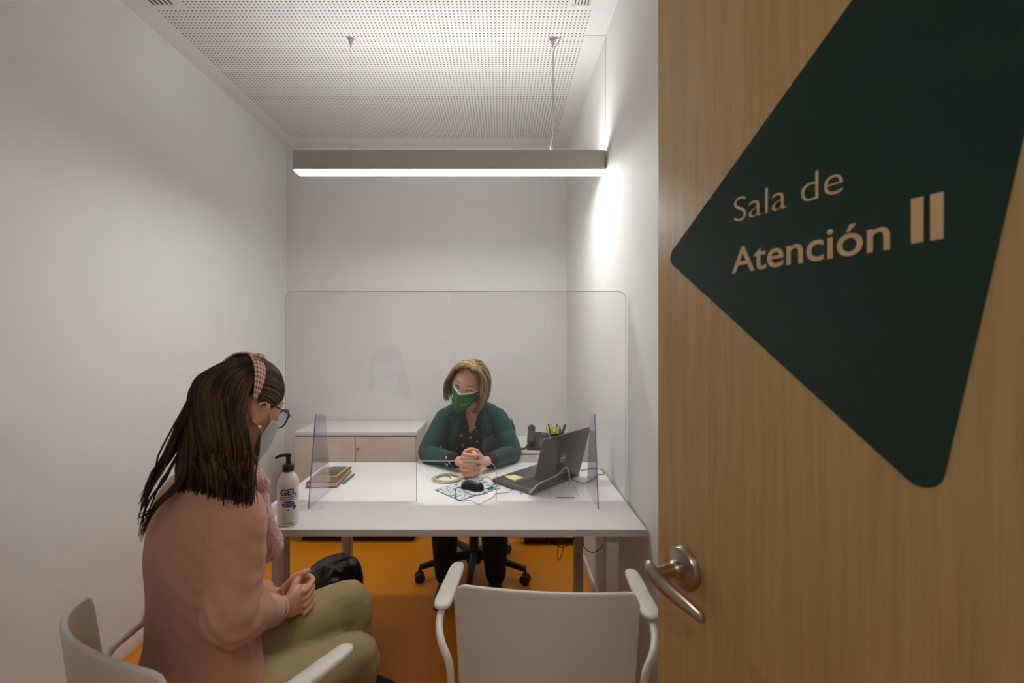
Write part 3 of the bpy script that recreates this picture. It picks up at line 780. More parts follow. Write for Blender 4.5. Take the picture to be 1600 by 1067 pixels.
# ------------------------------------------------------------------ white visitor armchairs
def armchair(label, loc, rz):
    t = thing('armchair', label, 'chair', loc, rz)
    def shell(u, v):
        x = 2 * u - 1; ax = abs(x); k = .12
        drop = 0
        if ax > 1 - k: q = (ax - 1 + k) / k; drop = .030 * (1 - math.sqrt(max(0, 1 - q * q)))
        zt = .812 + .038 * (1 - x * x) - drop
        z = .49 + (zt - .49) * v
        wd = .205 + .010 * v
        y = -.185 - .085 * (1 - x * x) - .035 * (v - .5) - .02 * (1 - v) ** 2 * 0
        return Vector((x * wd, y, z))
    b = MB().grid(shell, 36, 16).build('backrest', m_plast, t)
    bake(b, [('SOLIDIFY', dict(thickness=.012, offset=0)), ('BEVEL', dict(width=.005, segments=3, limit_method='ANGLE', angle_limit=R(40)))])
    s = MB(); s.box(-.22, .22, -.205, .215, .425, .440, .006, 3).build('seat_shell', m_plast, t)
    s = MB(); s.box(-.205, .205, -.175, .205, .4405, .470, .012, 4).build('seat_pad', m_seatpad, t)
    for sx in (-1, 1):
        MB().tube([(sx * .205, -.165, .43), (sx * .222, -.19, .50), (sx * .226, -.192, .56), (sx * .232, -.186, .61), (sx * .256, -.160, .640), (sx * .272, -.115, .655), (sx * .274, -.07, .672)], .0095, 12, 5, round_ends=True).build('back_frame', m_plast, t)
        mb = MB(); g = bmesh.ops.create_cube(mb.bm, size=1)
        n = 24; rings = []
        mb.bm.free(); mb.bm = bmesh.new()
        for i in range(n + 1):
            q = .5 - .5 * math.cos(PI * i / n); y = -.092 + .232 * q; e = math.sqrt(max(.004, 1 - abs(2 * q - 1) ** 8)); wd = .026 * e * (1 - .18 * q) ; z = .680 + .004 * q
            rings.append([Vector((sx * (.274 - .010 * q) + wd * math.copysign(abs(math.cos(a)) ** .6, math.cos(a)), y, z + .010 * e * math.copysign(abs(math.sin(a)) ** .7, math.sin(a)))) for a in [2 * PI * k / 20 for k in range(20)]])
        mb.rings(rings).build('armrest', m_plast, t)
        MB().tube([(sx * .268, .05, .676), (sx * .262, .075, .62), (sx * .236, .12, .50), (sx * .218, .15, .43)], .0085, 10, 5).build('arm_support', m_plast, t)
        MB().tube([(sx * .205, .18, .425), (sx * .225, .205, .25), (sx * .235, .22, .003)], .010, 10, 4).build('leg', m_plast, t)
        MB().tube([(sx * .205, -.17, .425), (sx * .225, -.215, .25), (sx * .235, -.25, .003)], .010, 10, 4).build('leg', m_plast, t)
    return t
armchair('white plastic armchair with empty seat in the foreground, its back to the camera', (.120, 1.235, 0), R(-4.5))
armchair('white plastic armchair in which the person in the pink sweater sits', (-.642, 1.055, 0), R(-34))

# ------------------------------------------------------------------ office swivel chair
def office():
    cx, cy = -.160, 2.60
    t = thing('office_chair', 'black swivel office chair on castors behind the desk', 'chair', (cx, cy, 0), 0)
    MB().lathe([(.045, .075), (.045, .13), (.028, .16), (.028, .30), (.018, .31), (.018, .42)], n=20).build('gas_column', m_black, t)
    for k in range(5):
        a = R(-90 + 72 * k - 2); d = Vector((math.cos(a), math.sin(a), 0))
        leg = MB().tube([d * .03 + Vector((0, 0, .12)), d * .17 + Vector((0, 0, .108)), d * .315 + Vector((0, 0, .085))], [.026, .021, .016], 10, 4).build('base_leg', m_black, t)
        c = d * .315
        s = Vector((-d.y, d.x, 0))
        w = MB()
        for q in (-1, 1): w.lathe([(.006, -.010), (.026, -.010), (.029, -.006), (.029, .006), (.026, .010), (.006, .010)], c + s * .014 * q + Vector((0, 0, .0292)), 20, axis=s)
        w.tube([c + Vector((0, 0, .03)), c + Vector((0, 0, .085))], .008, 8, 1)
        w.build('castor', m_black, leg)
    MB().box(-.10, .10, -.12, .12, .405, .432, .008).build('mechanism', m_black, t)
    MB().box(-.235, .235, -.23, .23, .4325, .475, .02, 4).build('seat', m_blkcloth, t)
    fr = []
    for k in range(28):
        a = 2 * PI * k / 28; x = .245 * math.copysign(abs(math.cos(a)) ** .45, math.cos(a)); z = .70 + .185 * math.copysign(abs(math.sin(a)) ** .45, math.sin(a))
        fr.append(Vector((x, .27 - .05 * (x / .245) ** 2, z)))
    bf = MB().tube(fr, .011, 10, 2, closed=True).build('back_frame', m_dark, t)
    mb = MB(); mb.grid(lambda u, v: Vector(((2 * u - 1) * .236, .27 - .05 * (2 * u - 1) ** 2 * .96, .525 + .35 * v)), 16, 8); mb.build('mesh_panel', m_net, bf)
    MB().tube([(0, .10, .42), (0, .23, .44), (0, .285, .52), (0, .285, .70)], [.022, .022, .018, .014], 10, 5).build('back_support', m_black, t)
    MB().tube([(-.235, .28, .60), (0, .292, .60), (.235, .28, .60)], .008, 8, 5).build('cross_bar', m_black, t)
office()
# ------------------------------------------------------------------ people
def head_point(d, off=0.0):
    """surface of a head in its own frame (x right, y face, z up), centre between the ears"""
    x, y, z = d
    t = max(0.0, -z)
    X = .073 * x * (1 - .34 * t ** 1.6); Z = .116 * z
    Y = (.090 if y > 0 else .098) * y
    if y > 0: Y = .090 * (y ** .85); Y *= 1 - .02 * t
    else: Y *= 1 - .42 * t
    X *= 1 + .03 * max(0, 1 - abs(z) * 3)
    p = Vector((X, Y, Z))
    if y > 0:
        def g(cx, cz, sx, sz): return math.exp(-((X - cx) / sx) ** 2 - ((Z - cz) / sz) ** 2)
        p.y += .020 * g(0, -.026, .011, .016) + .011 * g(0, -.006, .009, .020)
        p.y += .0045 * (g(.03, .034, .024, .010) + g(-.03, .034, .024, .010))
        p.y -= .0075 * (g(.031, .012, .016, .011) + g(-.031, .012, .016, .011))
        p.y += .005 * (g(.04, -.022, .02, .02) + g(-.04, -.022, .02, .02))
        p.y += .006 * (g(0, -.058, .020, .006) + g(0, -.068, .017, .006)) - .003 * g(0, -.063, .02, .003)
        p.y += .008 * g(0, -.096, .020, .016)
    if off: p += Vector((x / .073, y / .09, z / .116)).normalized() * off
    return p
def sph(az, el): return Vector((math.sin(az) * math.cos(el), math.cos(az) * math.cos(el), math.sin(el)))
def head_mesh(mb, M):
    g = bmesh.ops.create_icosphere(mb.bm, subdivisions=5, radius=1)
    for v in g['verts']: v.co = M @ head_point(v.co.normalized())
    for s in (-1, 1):   # ears
        e = bmesh.ops.create_icosphere(mb.bm, subdivisions=3, radius=1)
        for v in e['verts']:
            x, y, z = v.co
            q = Vector((x * .008, y * .018 * (1 + .25 * z), z * .031))
            rr = math.hypot(y, z)
            if s * x > 0: q.x += -s * .008 * math.exp(-(rr / .5) ** 2)
            q = Matrix.Rotation(R(-22 * s), 3, 'Z') @ q
            v.co = M @ (q + Vector((s * .077, -.008, -.006)))
def face_details(M, parent, iris, closed=False, brow=m_brow):
    loc = parent.location
    for s in (-1, 1):
        c = Vector((s * .031, .070, .012))
        if not closed:
            e = MB().ball(M @ c, .0125, sub=3).build('eyeball', m_whitecloth, parent, world=True)
            MB().ball(M @ (c + Vector((0, .0095, 0))), .0052, sub=2).build('iris', iris, e)
            for v in bpy.data.objects[e.children[0].name].data.vertices: v.co -= loc
        lid = []
        for k in range(9):
            q = k / 8; x = s * (.018 + .026 * q); z = .010 + (.0065 if closed else .007) * math.sin(PI * q)
            d = Vector((x / .073, 0, z / .116)); d.y = math.sqrt(max(0, 1 - d.x ** 2 - d.z ** 2)); p = head_point(d, .0015); p.z = z; lid.append(M @ p)
        MB().tube(lid, [.0008, .002, .0024, .002, .0008, ][0:1] * 9 if False else .0019, 6, 2).build('eyelashes', mat('dark lashes', (60, 40, 32), .7), parent, world=True)
        bp = []
        for k in range(7):
            q = k / 6; x = s * (.014 + .036 * q); z = .037 - .004 * q + .005 * math.sin(PI * q * .8)
            d = Vector((x / .073, 0, z / .116)); d.y = math.sqrt(max(0, 1 - d.x ** 2 - d.z ** 2)); bp.append(M @ head_point(d, .0012))
        MB().tube(bp, [.0015, .0028, .003, .003, .0026, .002, .001], 6, 2, flat=.6).build('eyebrow', brow, parent, world=True)
def mask_surface(M, top_c, top_s, bot, bulge, fold=0, amax=78):
    """cloth over nose, mouth and chin; top edge rises over the nose"""
    def f(u, v):
        a = R(amax) * (2 * u - 1); x = abs(2 * u - 1)
        zt = top_c + (top_s - top_c) * min(1, x * 1.25) ** 1.0; zb = bot + (.045 + .02) * x ** 2.2
        z = zt + (zb - zt) * v
        zc = max(-.108, z)
        el = math.asin(max(-1, min(1, zc / .116)))
        p = head_point(sph(a, el), .004)
        # a face mask bridges the hollows: pull smooth forward
        smooth = Vector((math.sin(a) * .073 * (1 - .12 * v), math.cos(a) * (.097 + bulge * math.sin(PI * min(1, .25 + .75 * v)) * (1 - x) ** .8), z))
        k = 1 - .35 * x
        p = Vector((p.x * (1 - k) + smooth.x * k, max(p.y, p.y * (1 - k) + smooth.y * k), z))
        p.y += fold * math.exp(-(2 * u - 1) ** 2 * 60)
        return M @ p
    return f
def finger(mb, pts, r): mb.tube(pts, [r * 1.05, r, r * .95, r * .85][:len(pts)] if len(pts) <= 4 else [r] * len(pts), 10, 4, round_ends=True)

# ---- the person behind the desk, facing the camera
def far_person():
    base = Vector((-.165, 2.62, 0))
    t = thing('person', 'person in teal green cardigan and green face mask sitting behind the desk, hands clasped', 'person', tuple(base))
    hc = Vector((-.172, 2.315, 1.145))
    M = Matrix.Translation(hc) @ Matrix.Rotation(R(163), 4, 'Z') @ Matrix.Rotation(R(-16), 4, 'X') @ Matrix.Rotation(R(-20), 4, 'Y') @ Matrix.Scale(1.07, 4)
    M3 = M.to_3x3()
    mb = MB(); head_mesh(mb, M)
    # neck and torso
    mb.loft([(Vector((-.165, 2.355, 1.10)), .050, .052), ((-.165, 2.385, 1.05), .048, .050), ((-.165, 2.425, 1.01), .056, .052), ((-.165, 2.455, .985), .11, .062), ((-.165, 2.475, .955), .165, .075), ((-.165, 2.485, .88), .150, .092), ((-.165, 2.53, .76), .125, .088), ((-.165, 2.585, .64), .135, .095), ((-.165, 2.63, .56), .165, .11), ((-.165, 2.65, .50), .15, .10)], 24, 4, ax=(1, 0, 0), ay=(0, 1, .45))
    arms = {}
    for s in (-1, 1):
        sh = Vector((-.165 + s * .150, 2.465, .945)); el = Vector((-.165 + s * .225, 2.325, .785)); wr = Vector((-.137 + s * .066, 2.150, .790))
        arms[s] = (sh, el, wr)
        mb.tube([sh, sh.lerp(el, .5), el, el.lerp(wr, .3), el.lerp(wr, .75), wr, wr + Vector((-s * .018, -.018, .004))], [.046, .043, .037, .038, .030, .024, .026], 14, 4, round_ends=True)
        hip = Vector((-.165 + s * .085, 2.60, .535)); kn = Vector((-.165 + s * .125, 2.24, .545)); an = Vector((-.165 + s * .135, 2.38, .10))
        mb.tube([hip, hip.lerp(kn, .5), kn, kn.lerp(an, .35), an], [.080, .072, .054, .052, .036], 14, 4, round_ends=True)
        mb.tube([an, an + Vector((0, -.03, -.040)), an + Vector((s * .008, -.08, -.056))], [.032, .026, .016], 12, 3, round_ends=True)
    # clasped hands: palms face each other, fingers interlaced in front
    c = Vector((-.140, 2.090, .803)); c0 = c; mb_hand = len(mb.bm.verts)
    for s in (-1, 1):
        # palm
        mb.loft([(c + Vector((s * .048, .045, -.008)), .014, .026), (c + Vector((s * .038, .022, -.002)), .015, .040), (c + Vector((s * .029, 0, .000)), .014, .048), (c + Vector((s * .024, -.018, .000)), .010, .047)], 16, 3, ax=(1, 0, 0), ay=(0, .1, 1))
    for k in range(4):
        for s in (-1, 1):
            zz = .047 - k * .0268 - (.0134 if s > 0 else 0)
            b = c + Vector((s * .030, -.016, zz)); L = (.9, 1.0, .95, .8)[k]
            finger(mb, [b, c + Vector((s * .024, -.040, zz + .002)), c + Vector((-s * .010, -.050 - .002 * (k % 2), zz)), c + Vector((-s * (.036 * L), -.040, zz - .004)), c + Vector((-s * .043 * L, -.022, zz - .004))], .0080)
    for s in (-1, 1):   # thumbs crossed on top
        finger(mb, [c + Vector((s * .038, .022, .026)), c + Vector((s * .026, -.004, .056)), c + Vector((-s * .002, -.026, .062 + .007 * s)), c + Vector((-s * .020, -.034, .060 + .007 * s))], .0092)
    mb.bm.verts.ensure_lookup_table()
    for v in list(mb.bm.verts)[mb_hand:]:
        d = v.co - c; v.co = c + Vector((d.x * 1.04, d.y * 1.04, d.z * .98))
    body = mb.build('body', m_skin, t, world=True); blend(body, .0026, 1, .4)
    # cardigan: open at the front, ribbed band
    mb = MB()
    mb.loft([((-.165, 2.425, 1.040), .062, .052), ((-.165, 2.445, 1.020), .100, .060), ((-.165, 2.462, 1.000), .142, .070), ((-.165, 2.478, .965), .180, .084), ((-.165, 2.487, .89), .186, .106), ((-.165, 2.52, .78), .178, .110), ((-.165, 2.585, .64), .158, .115), ((-.165, 2.62, .56), .182, .13)], 28, 4, ax=(1, 0, 0), ay=(0, 1, .45))
    for s in (-1, 1):
        sh, el, wr = arms[s]
        mb.tube([sh + Vector((-s * .03, 0, .002)), sh, sh.lerp(el, .45), el + Vector((s * .002, .008, -.002)), el.lerp(wr, .35), el.lerp(wr, (.70 if s > 0 else .84))], [.048, .052, .054, .048, .043, .040 if s > 0 else .035], 16, 5, round_ends=True)
    cd = mb.build('cardigan', m_cardi, t, world=True); blend(cd, .005, 6, .5)
    # open the front along a V
    bm = bmesh.new(); bm.from_mesh(cd.data); kill = []
    for f in bm.faces:
        p = f.calc_center_median() + base
        if p.y < 2.52 and .74 < p.z < 1.10:
            hw = .034 + .056 * min(1, max(0, (1.03 - p.z) / .24)) ; cxx = -.150 - .030 * min(1, max(0, (1.03 - p.z) / .24))
            if abs(p.x - cxx) < hw and f.normal.y < .35: kill.append(f)
    bmesh.ops.delete(bm, geom=kill, context='FACES'); bm.to_mesh(cd.data); bm.free()
    cd.modifiers.new('s', 'SOLIDIFY').thickness = .004
    # ribbed front bands
    for s in (-1, 1):
        pts = []
        for z in (1.045, 1.02, .99, .95, .90, .84, .78, .745):
            hw = .034 + .056 * min(1, max(0, (1.03 - z) / .24)); x = -.150 - .030 * min(1, max(0, (1.03 - z) / .24)) + s * (hw + .012)
            yf = {1.045: 2.405, 1.02: 2.385, .99: 2.372, .95: 2.362, .90: 2.366, .84: 2.380, .78: 2.402, .745: 2.42}[z]
            pts.append(Vector((x, yf, z)))
        MB().tube(pts, [.008, .014, .018, .019, .019, .019, .018, .018], 12, 4, flat=.32, up=(0, 1, 0)).build('front_band', m_cardi, t, world=True)
    # blouse
    mb = MB()
    mb.loft([((-.165, 2.43, 1.020), .056, .049), ((-.165, 2.455, .992), .105, .066), ((-.165, 2.476, .955), .160, .082), ((-.165, 2.486, .88), .156, .106), ((-.165, 2.53, .76), .135, .103), ((-.165, 2.585, .64), .145, .106)], 28, 5, ax=(1, 0, 0), ay=(0, 1, .45))
    bl = mb.build('blouse', m_floral, t, world=True); blend(bl, .005, 3, .5)
    bm = bmesh.new(); bm.from_mesh(bl.data); kill = []
    for f in bm.faces:
        p = f.calc_center_median() + base
        hw = .006 + .044 * max(0, (p.z - .875) / .13)
        if p.z > .875 and abs(p.x + .158) < hw and p.y < 2.45: kill.append(f)
    bmesh.ops.delete(bm, geom=kill, context='FACES'); bm.to_mesh(bl.data); bm.free()
    for s in (-1, 1):
        MB().tube([(-.158 + s * .056, 2.410, 1.025), (-.158 + s * .046, 2.382, .985), (-.158 + s * .030, 2.364, .94), (-.158 + s * .006, 2.366, .875)], [.006, .009, .009, .005], 10, 5, flat=.4, up=(0, 1, 0)).build('collar', m_floral, t, world=True)
    # skin of the chest shows in the V: part of the body already; blouse cuffs
    for s, a, b in ((1, .64, .97), (-1, .74, .97)):
        sh, el, wr = arms[s]
        MB().tube([el.lerp(wr, a), el.lerp(wr, (a + b) / 2), el.lerp(wr, b)], [.0375, .0355, .033], 18, 4).build('cuff', m_floral, t, world=True)
    # trousers and shoes
    mb = MB(); mb.loft([((-.165, 2.60, .66), .140, .115), ((-.165, 2.62, .56), .178, .13), ((-.165, 2.63, .50), .165, .12)], 24, 4)
    for s in (-1, 1):
        hip = Vector((-.165 + s * .085, 2.58, .545)); kn = Vector((-.165 + s * .125, 2.24, .545)); an = Vector((-.165 + s * .135, 2.38, .12))
        mb.tube([hip, hip.lerp(kn, .5), kn, kn.lerp(an, .3), kn.lerp(an, .6), an], [.092, .086, .068, .070, .066, .056], 16, 5, round_ends=True)
    tr = mb.build('trousers', m_blkcloth, t, world=True); blend(tr, .007, 5, .5)
    for s in (-1, 1):
        an = Vector((-.165 + s * .135, 2.38, .06)); mb = MB()
        mb.loft([(an + Vector((0, .03, .0)), .036, .052, (1, 0, 0), (0, 0, 1)), (an + Vector((0, -.03, -.008)), .040, .046, (1, 0, 0), (0, 0, 1)), (an + Vector((s * .006, -.10, -.022)), .042, .032, (1, 0, 0), (0, 0, 1)), (an + Vector((s * .010, -.155, -.03)), .030, .022, (1, 0, 0), (0, 0, 1))], 16, 4)
        mb.build('shoe', m_black, t, world=True)
    # mask
    mk = MB(); fm = mask_surface(M, -.004, .006, -.106, .024, .005, 76); mk.grid(fm, 30, 18)
    ms = mk.build('face_mask', m_mask_g, t, world=True); ms.modifiers.new('s', 'SOLIDIFY').thickness = .0015
    fw = mask_surface(M, .002, .016, -.050, .020, .0, 70)
    mk = MB(); mk.grid(lambda u, v: M @ (M.inverted() @ fw(u, v * .5) - Vector((0, .003, 0))), 24, 8); mk.build('mask_lining', m_whitecloth, ms).data.transform(Matrix.Translation(-base))
    for s in (-1, 1):
        pts = [fm((s + 1) / 2, .12), M @ Vector((s * .080, .02, .0)), M @ Vector((s * .083, -.012, .012)), M @ Vector((s * .081, -.022, -.012)), M @ Vector((s * .076, .01, -.04)), fm((s + 1) / 2, .9)]
        MB().tube(pts, .0015, 6, 5).build('ear_loop', m_elastic, ms).data.transform(Matrix.Translation(-base))
    # emblem at the wearer's right cheek and a line of small lettering at the left
    def onmask(mb): return mb
    eb = MB()
    for (du, dv, ru, rv) in ((0, 0, .030, .055), (.022, -.05, .018, .035), (.02, .06, .016, .03)):
        n = 16; cu, cv = .70 + du, .36 + dv
        ctr = None
        ring = []
        Mi = M.inverted()
        for k in range(n):
            a = 2 * PI * k / n; p = Mi @ fm(cu + ru * math.cos(a), cv + rv * math.sin(a)); p += p.normalized() * .0022; ring.append(M @ p)
        eb.bm.faces.new([eb.bm.verts.new(p) for p in ring])
    eb.build('mask_emblem', m_whitecloth, ms, smooth=False).data.transform(Matrix.Translation(-base))
    Mi = M.inverted(); lt = MB()
    for k in range(15):
        if k in (6, 10): continue
        u0 = .40 - k * .0125; q = []
        for uu, vv in ((u0, .52), (u0 - .009, .52), (u0 - .009, .56), (u0, .56)):
            p = Mi @ fm(uu, vv); p += p.normalized() * .0022; q.append(M @ p)
        lt.bm.faces.new([lt.bm.verts.new(p) for p in q])
    lt.build('mask_lettering', mat('pale green print', (190, 214, 190), .8), ms, smooth=False).data.transform(Matrix.Translation(-base))
    face_details(M, t, m_dark, closed=True)
    # hair: a parted bob reaching the jaw
    hb_ = MB(); hb_.lay = hb_.bm.verts.layers.float.new('lock'); rnd = random.Random(3)
    g = bmesh.ops.create_icosphere(hb_.bm, subdivisions=4, radius=1); kill = []
    for v in g['verts']:
        d = v.co.normalized(); az = abs(math.degrees(math.atan2(d.x, d.y)))
        low = d.z < .80 and az < 60 or d.z < .30 and az < 70 or d.z < -.55
        v.co = M @ head_point(d, (.010 if az > 80 else .001) if not low else -.012); v[hb_.lay] = .35
    def lock(part_y, az, wob, r, length):
        hb_.val = rnd.random(); tk = 1 - .16 * max(0, math.cos(az)) * 2
        P0 = Vector((-.012, part_y, 0)); P0.z = .116 * math.sqrt(max(0, 1 - (part_y / .11) ** 2)) + .006
        sgn = 1 if az > 0 else -1
        pts = []
        n = 9
        for k in range(n + 1):
            q = k / n
            e1 = R(-60 * length) 
            d_end = sph(az, 0)
            # angle from pole down to below the jaw
            th = q * (PI / 2 + R(38) * length)
            base_ = Vector((P0.x, P0.y, 0)) * (1 - min(1, q * 1.35)) ** 1.4
            if th < PI / 2: p = Vector((d_end.x * .100 * (tk + (1 - tk) * q) * math.sin(th) ** .85, d_end.y * .108 * math.sin(th), (.125 + wob[2]) * math.cos(th)))
            else:
                o = (th - PI / 2) / R(38)
                p = Vector((d_end.x * .106 * (1 - .20 * o ** 2.5), d_end.y * .108 * (1 - .22 * o ** 2.5), -.112 * o))
            p = p + base_ + Vector((wob[0] + sgn * .012 * max(0, q - .85) * 6 * wob[3], wob[1], 0)) * q
            p.x += sgn * .006 * math.sin(q * PI)
            pts.append(M @ p)
        hb_.tube(pts, [r * .6, r, r * 1.15, r * 1.2, r * 1.2, r * 1.2, r * 1.15, r, r * .7, r * .25], 6, 2, flat=.55, up=tuple(M3 @ sph(az, .3)))
    for i in range(620):
        side = rnd.choice((-1, 1)); q = rnd.random()
        az = R(64 + 116 * q) * side; py = .070 - .088 * q + rnd.uniform(-.012, .012)
        lay = rnd.random()
        lock(py, az, (rnd.uniform(-.010, .008) * side, rnd.uniform(-.009, .009), -.010 + .014 * lay, rnd.uniform(-1, 1)), rnd.uniform(.0022, .0046), rnd.uniform(.80, 1.06))
    for i in range(110):    # the heavier sweep beside the wearer's left cheek
        az = R(-rnd.uniform(56, 78)); lock(.070 - rnd.random() * .03, az, (-rnd.uniform(-.006, .010), rnd.uniform(-.004, .012), rnd.uniform(-.006, .004), rnd.uniform(-1, .6)), rnd.uniform(.0025, .0045), rnd.uniform(.80, 1.02))
    for i in range(50):
        az = R(rnd.uniform(60, 76)); lock(.072 - rnd.random() * .03, az, (rnd.uniform(-.004, .006), rnd.uniform(-.004, .006), rnd.uniform(-.006, .004), rnd.uniform(-.5, 1)), rnd.uniform(.0022, .004), rnd.uniform(.76, 1.0))
    hb_.build('hair', m_blond, t, world=True)
    # necklace pendant and ring
    MB().ball((-.152, 2.352, .948), .0035, sub=2).build('pendant', m_chrome, t, world=True)
    nk = [(-.152 + s_ * .03 * q, 2.352 + .05 * q * q, .948 + .075 * q) for s_, q in ((-1, 1), (-1, .7), (-1, .35), (1, 0), (1, .35), (1, .7), (1, 1))]
    MB().tube(nk, .0006, 5, 3).build('necklace', m_chrome, t, world=True)
    MB().tube([c + Vector((.018 + .009 * math.cos(a) * .0, -.050 + .0095 * math.sin(a), -.0275 + .0095 * math.cos(a))) for a in [k * PI / 8 for k in range(16)]], .0012, 6, 1, closed=True).build('finger_ring', m_chrome, t, world=True)
far_person()

# ---- the person in the foreground, seen from behind her right side
def near_person():
    H = Vector((-.705, 1.045, 0)); az = R(38); f = Vector((math.sin(az), math.cos(az), 0)); r = Vector((math.cos(az), -math.sin(az), 0)); up = Vector((0, 0, 1))
    def P(a, b, z): return H + r * a + f * b + up * z
    t = thing('person', 'person with long dark hair, pink sweater and khaki trousers sitting in the left white armchair', 'person', tuple(H))
    hc = Vector((-.630, 1.072, 1.226))
    M = Matrix.Translation(hc) @ Matrix.Rotation(R(-22), 4, 'Z') @ Matrix.Rotation(R(-26), 4, 'X') @ Matrix.Rotation(R(2), 4, 'Y')
    M3 = M.to_3x3()
    mb = MB(); head_mesh(mb, M)
    mb.loft([(hc + M3 @ Vector((0, -.02, -.06)), .050, .054), (P(.02, .055, 1.12), .048, .050), (P(.01, .03, 1.075), .055, .052), (P(0, .02, 1.045), .105, .062), (P(0, .01, 1.01), .145, .075), (P(0, 0, .93), .138, .092), (P(0, -.01, .78), .115, .085), (P(0, -.01, .64), .125, .090), (P(0, 0, .54), .150, .105), (P(0, 0, .50), .14, .10)], 24, 4, ax=r, ay=f)
    shR, elR, wrR = P(.145, .025, 1.005), P(.185, .03, .775), P(-.005, .195, .700)
    wrR = Vector((-.590, 1.160, .680)); elR = Vector((-.562, .930, .812)); shR = P(.140, .02, 1.005)
    shL = P(-.145, .02, 1.005); elL = P(-.185, .06, .78); wrL = Vector((-.645, 1.215, .680))
    hcn = Vector((-.568, 1.232, .672))    # middle of the folded hands
    for sh, el, wr, s in ((shR, elR, wrR, 1), (shL, elL, wrL, -1)):
        mb.tube([sh, sh.lerp(el, .5), el, el.lerp(wr, .3), el.lerp(wr, .75), wr, wr.lerp(hcn, .3)], [.044, .041, .036, .037, .030, .024, .026], 14, 4, round_ends=True)
    hipR, knR, anR = P(.075, 0, .53), Vector((-.422, 1.275, .468)), Vector((-.470, 1.26, .12))
    hipL, knL, anL = P(-.075, .01, .55), Vector((-.472, 1.368, .572)), Vector((-.455, 1.385, .325))
    for hp, kn, an in ((hipR, knR, anR), (hipL, knL, anL)):
        mb.tube([hp, hp.lerp(kn, .5), kn, kn.lerp(an, .35), an], [.078, .070, .052, .050, .034], 14, 4, round_ends=True)
    ftR, ftL = anR + f * .13 + up * -.07, anL + f * .12 + Vector((.03, 0, -.075))
    mb.tube([anR, anR.lerp(ftR, .3) - up * .012, anR.lerp(ftR, .6) - up * .012], [.032, .026, .016], 12, 3, round_ends=True); mb.tube([anL, anL.lerp(ftL, .3) - up * .012, anL.lerp(ftL, .6) - up * .012], [.032, .026, .016], 12, 3, round_ends=True)
    # hands: the right one lies over the left, fingers curled round it
    hd_ = (hcn - wrR).normalized(); out = Vector((.79, -.62, 0)); 
    def hp_(a, b, c_): return hcn + hd_ * a + out * b + up * c_      # along the hand, towards the viewer, up
    mb.loft([(hp_(-.055, .016, .0), .026, .016), (hp_(-.03, .020, .004), .036, .017), (hp_(-.005, .020, .004), .040, .016), (hp_(.012, .018, .0), .038, .014)], 16, 4, ax=up, ay=out)
    mb.loft([(hp_(-.045, -.030, .006), .026, .016), (hp_(-.02, -.024, .012), .036, .016), (hp_(.01, -.018, .012), .038, .015), (hp_(.03, -.016, .008), .036, .013)], 16, 4, ax=up, ay=out)
    for k in range(4):
        z = .030 - k * .0195
        finger(mb, [hp_(.006, .022, z), hp_(.030, .020, z - .001), hp_(.046, -.002, z - .003), hp_(.040, -.028, z - .005)], .0080)
        finger(mb, [hp_(.024, -.014, z + .0098), hp_(.046, .000, z + .0094), hp_(.042, .024, z + .008), hp_(.018, .036, z + .004), hp_(.000, .0375, z - .001)], .0076)
    finger(mb, [hp_(-.035, .012, .026), hp_(-.010, .004, .046), hp_(.014, -.004, .052), hp_(.030, -.008, .054)], .0094)
    finger(mb, [hp_(-.028, -.022, .034), hp_(-.006, -.012, .052), hp_(.018, .002, .060), hp_(.036, .006, .060)], .0094)
    body = mb.build('body', m_skin2, t, world=True); blend(body, .0026, 1, .4)
    # sweater
    mb = MB()
    mb.loft([(P(.02, .035, 1.095), .060, .060), (P(.01, .025, 1.075), .080, .068), (P(0, .015, 1.050), .125, .080), (P(0, .012, 1.01), .166, .092), (P(0, .006, .93), .162, .112), (P(0, .0, .82), .146, .110), (P(0, .0, .70), .148, .110), (P(0, -.004, .60), .163, .122), (P(0, -.005, .515), .180, .138), (P(0, -.005, .490), .172, .132)], 30, 5, ax=r, ay=f)
    for sh, el, wr, s in ((shR, elR, wrR, 1), (shL, elL, wrL, -1)):
        mb.tube([sh + r * (-s * .04) + up * .0, sh + up * -.005, sh.lerp(el, .35), sh.lerp(el, .7), el + Vector((0, -.006, -.004)), el.lerp(wr, .3), el.lerp(wr, .65), el.lerp(wr, .96)], [.058, .060, .056, .053, .052, .050, .043, .036], 16, 5, round_ends=True)
    # soft folds
    sw = mb.build('sweater', m_pink, t, world=True); blend(sw, .0055, 7, .5)
    def folds(co):
        p = co + H
        q = noise.noise(Vector((p.x * 14, p.y * 14, p.z * 3))) * .010 + noise.noise(Vector((p.x * 22 + 5, p.y * 22, p.z * 11))) * .005
        de = min((p - elR).length, (p - shR - up * -.08 + r * .03).length)
        return q + math.sin(p.z * 130 + p.x * 110 + 5 * noise.noise(p * 12)) * .0035 * math.exp(-(de / .085) ** 2)
    displace(sw, folds)
    # cuffs
    for el, wr in ((elR, wrR), (elL, wrL)): MB().tube([el.lerp(wr, .86), el.lerp(wr, .98)], [.0375, .0345], 18, 1).build('cuff', m_pink, t, world=True)
    # trousers
    mb = MB(); mb.loft([(P(0, 0, .62), .145, .112), (P(0, 0, .55), .172, .13), (P(0, 0, .50), .17, .13)], 24, 4, ax=r, ay=f)
    mb.tube([hipR, hipR.lerp(knR, .3), hipR.lerp(knR, .7), knR, knR.lerp(anR, .3), knR.lerp(anR, .7), anR + up * .04], [.100, .090, .078, .068, .066, .060, .052], 18, 5, round_ends=True)
    mb.tube([hipL, hipL.lerp(knL, .35), hipL.lerp(knL, .7), knL, knL.lerp(anL, .3), knL.lerp(anL, .7), anL - up * .01], [.092, .088, .078, .066, .062, .056, .048], 18, 5, round_ends=True)
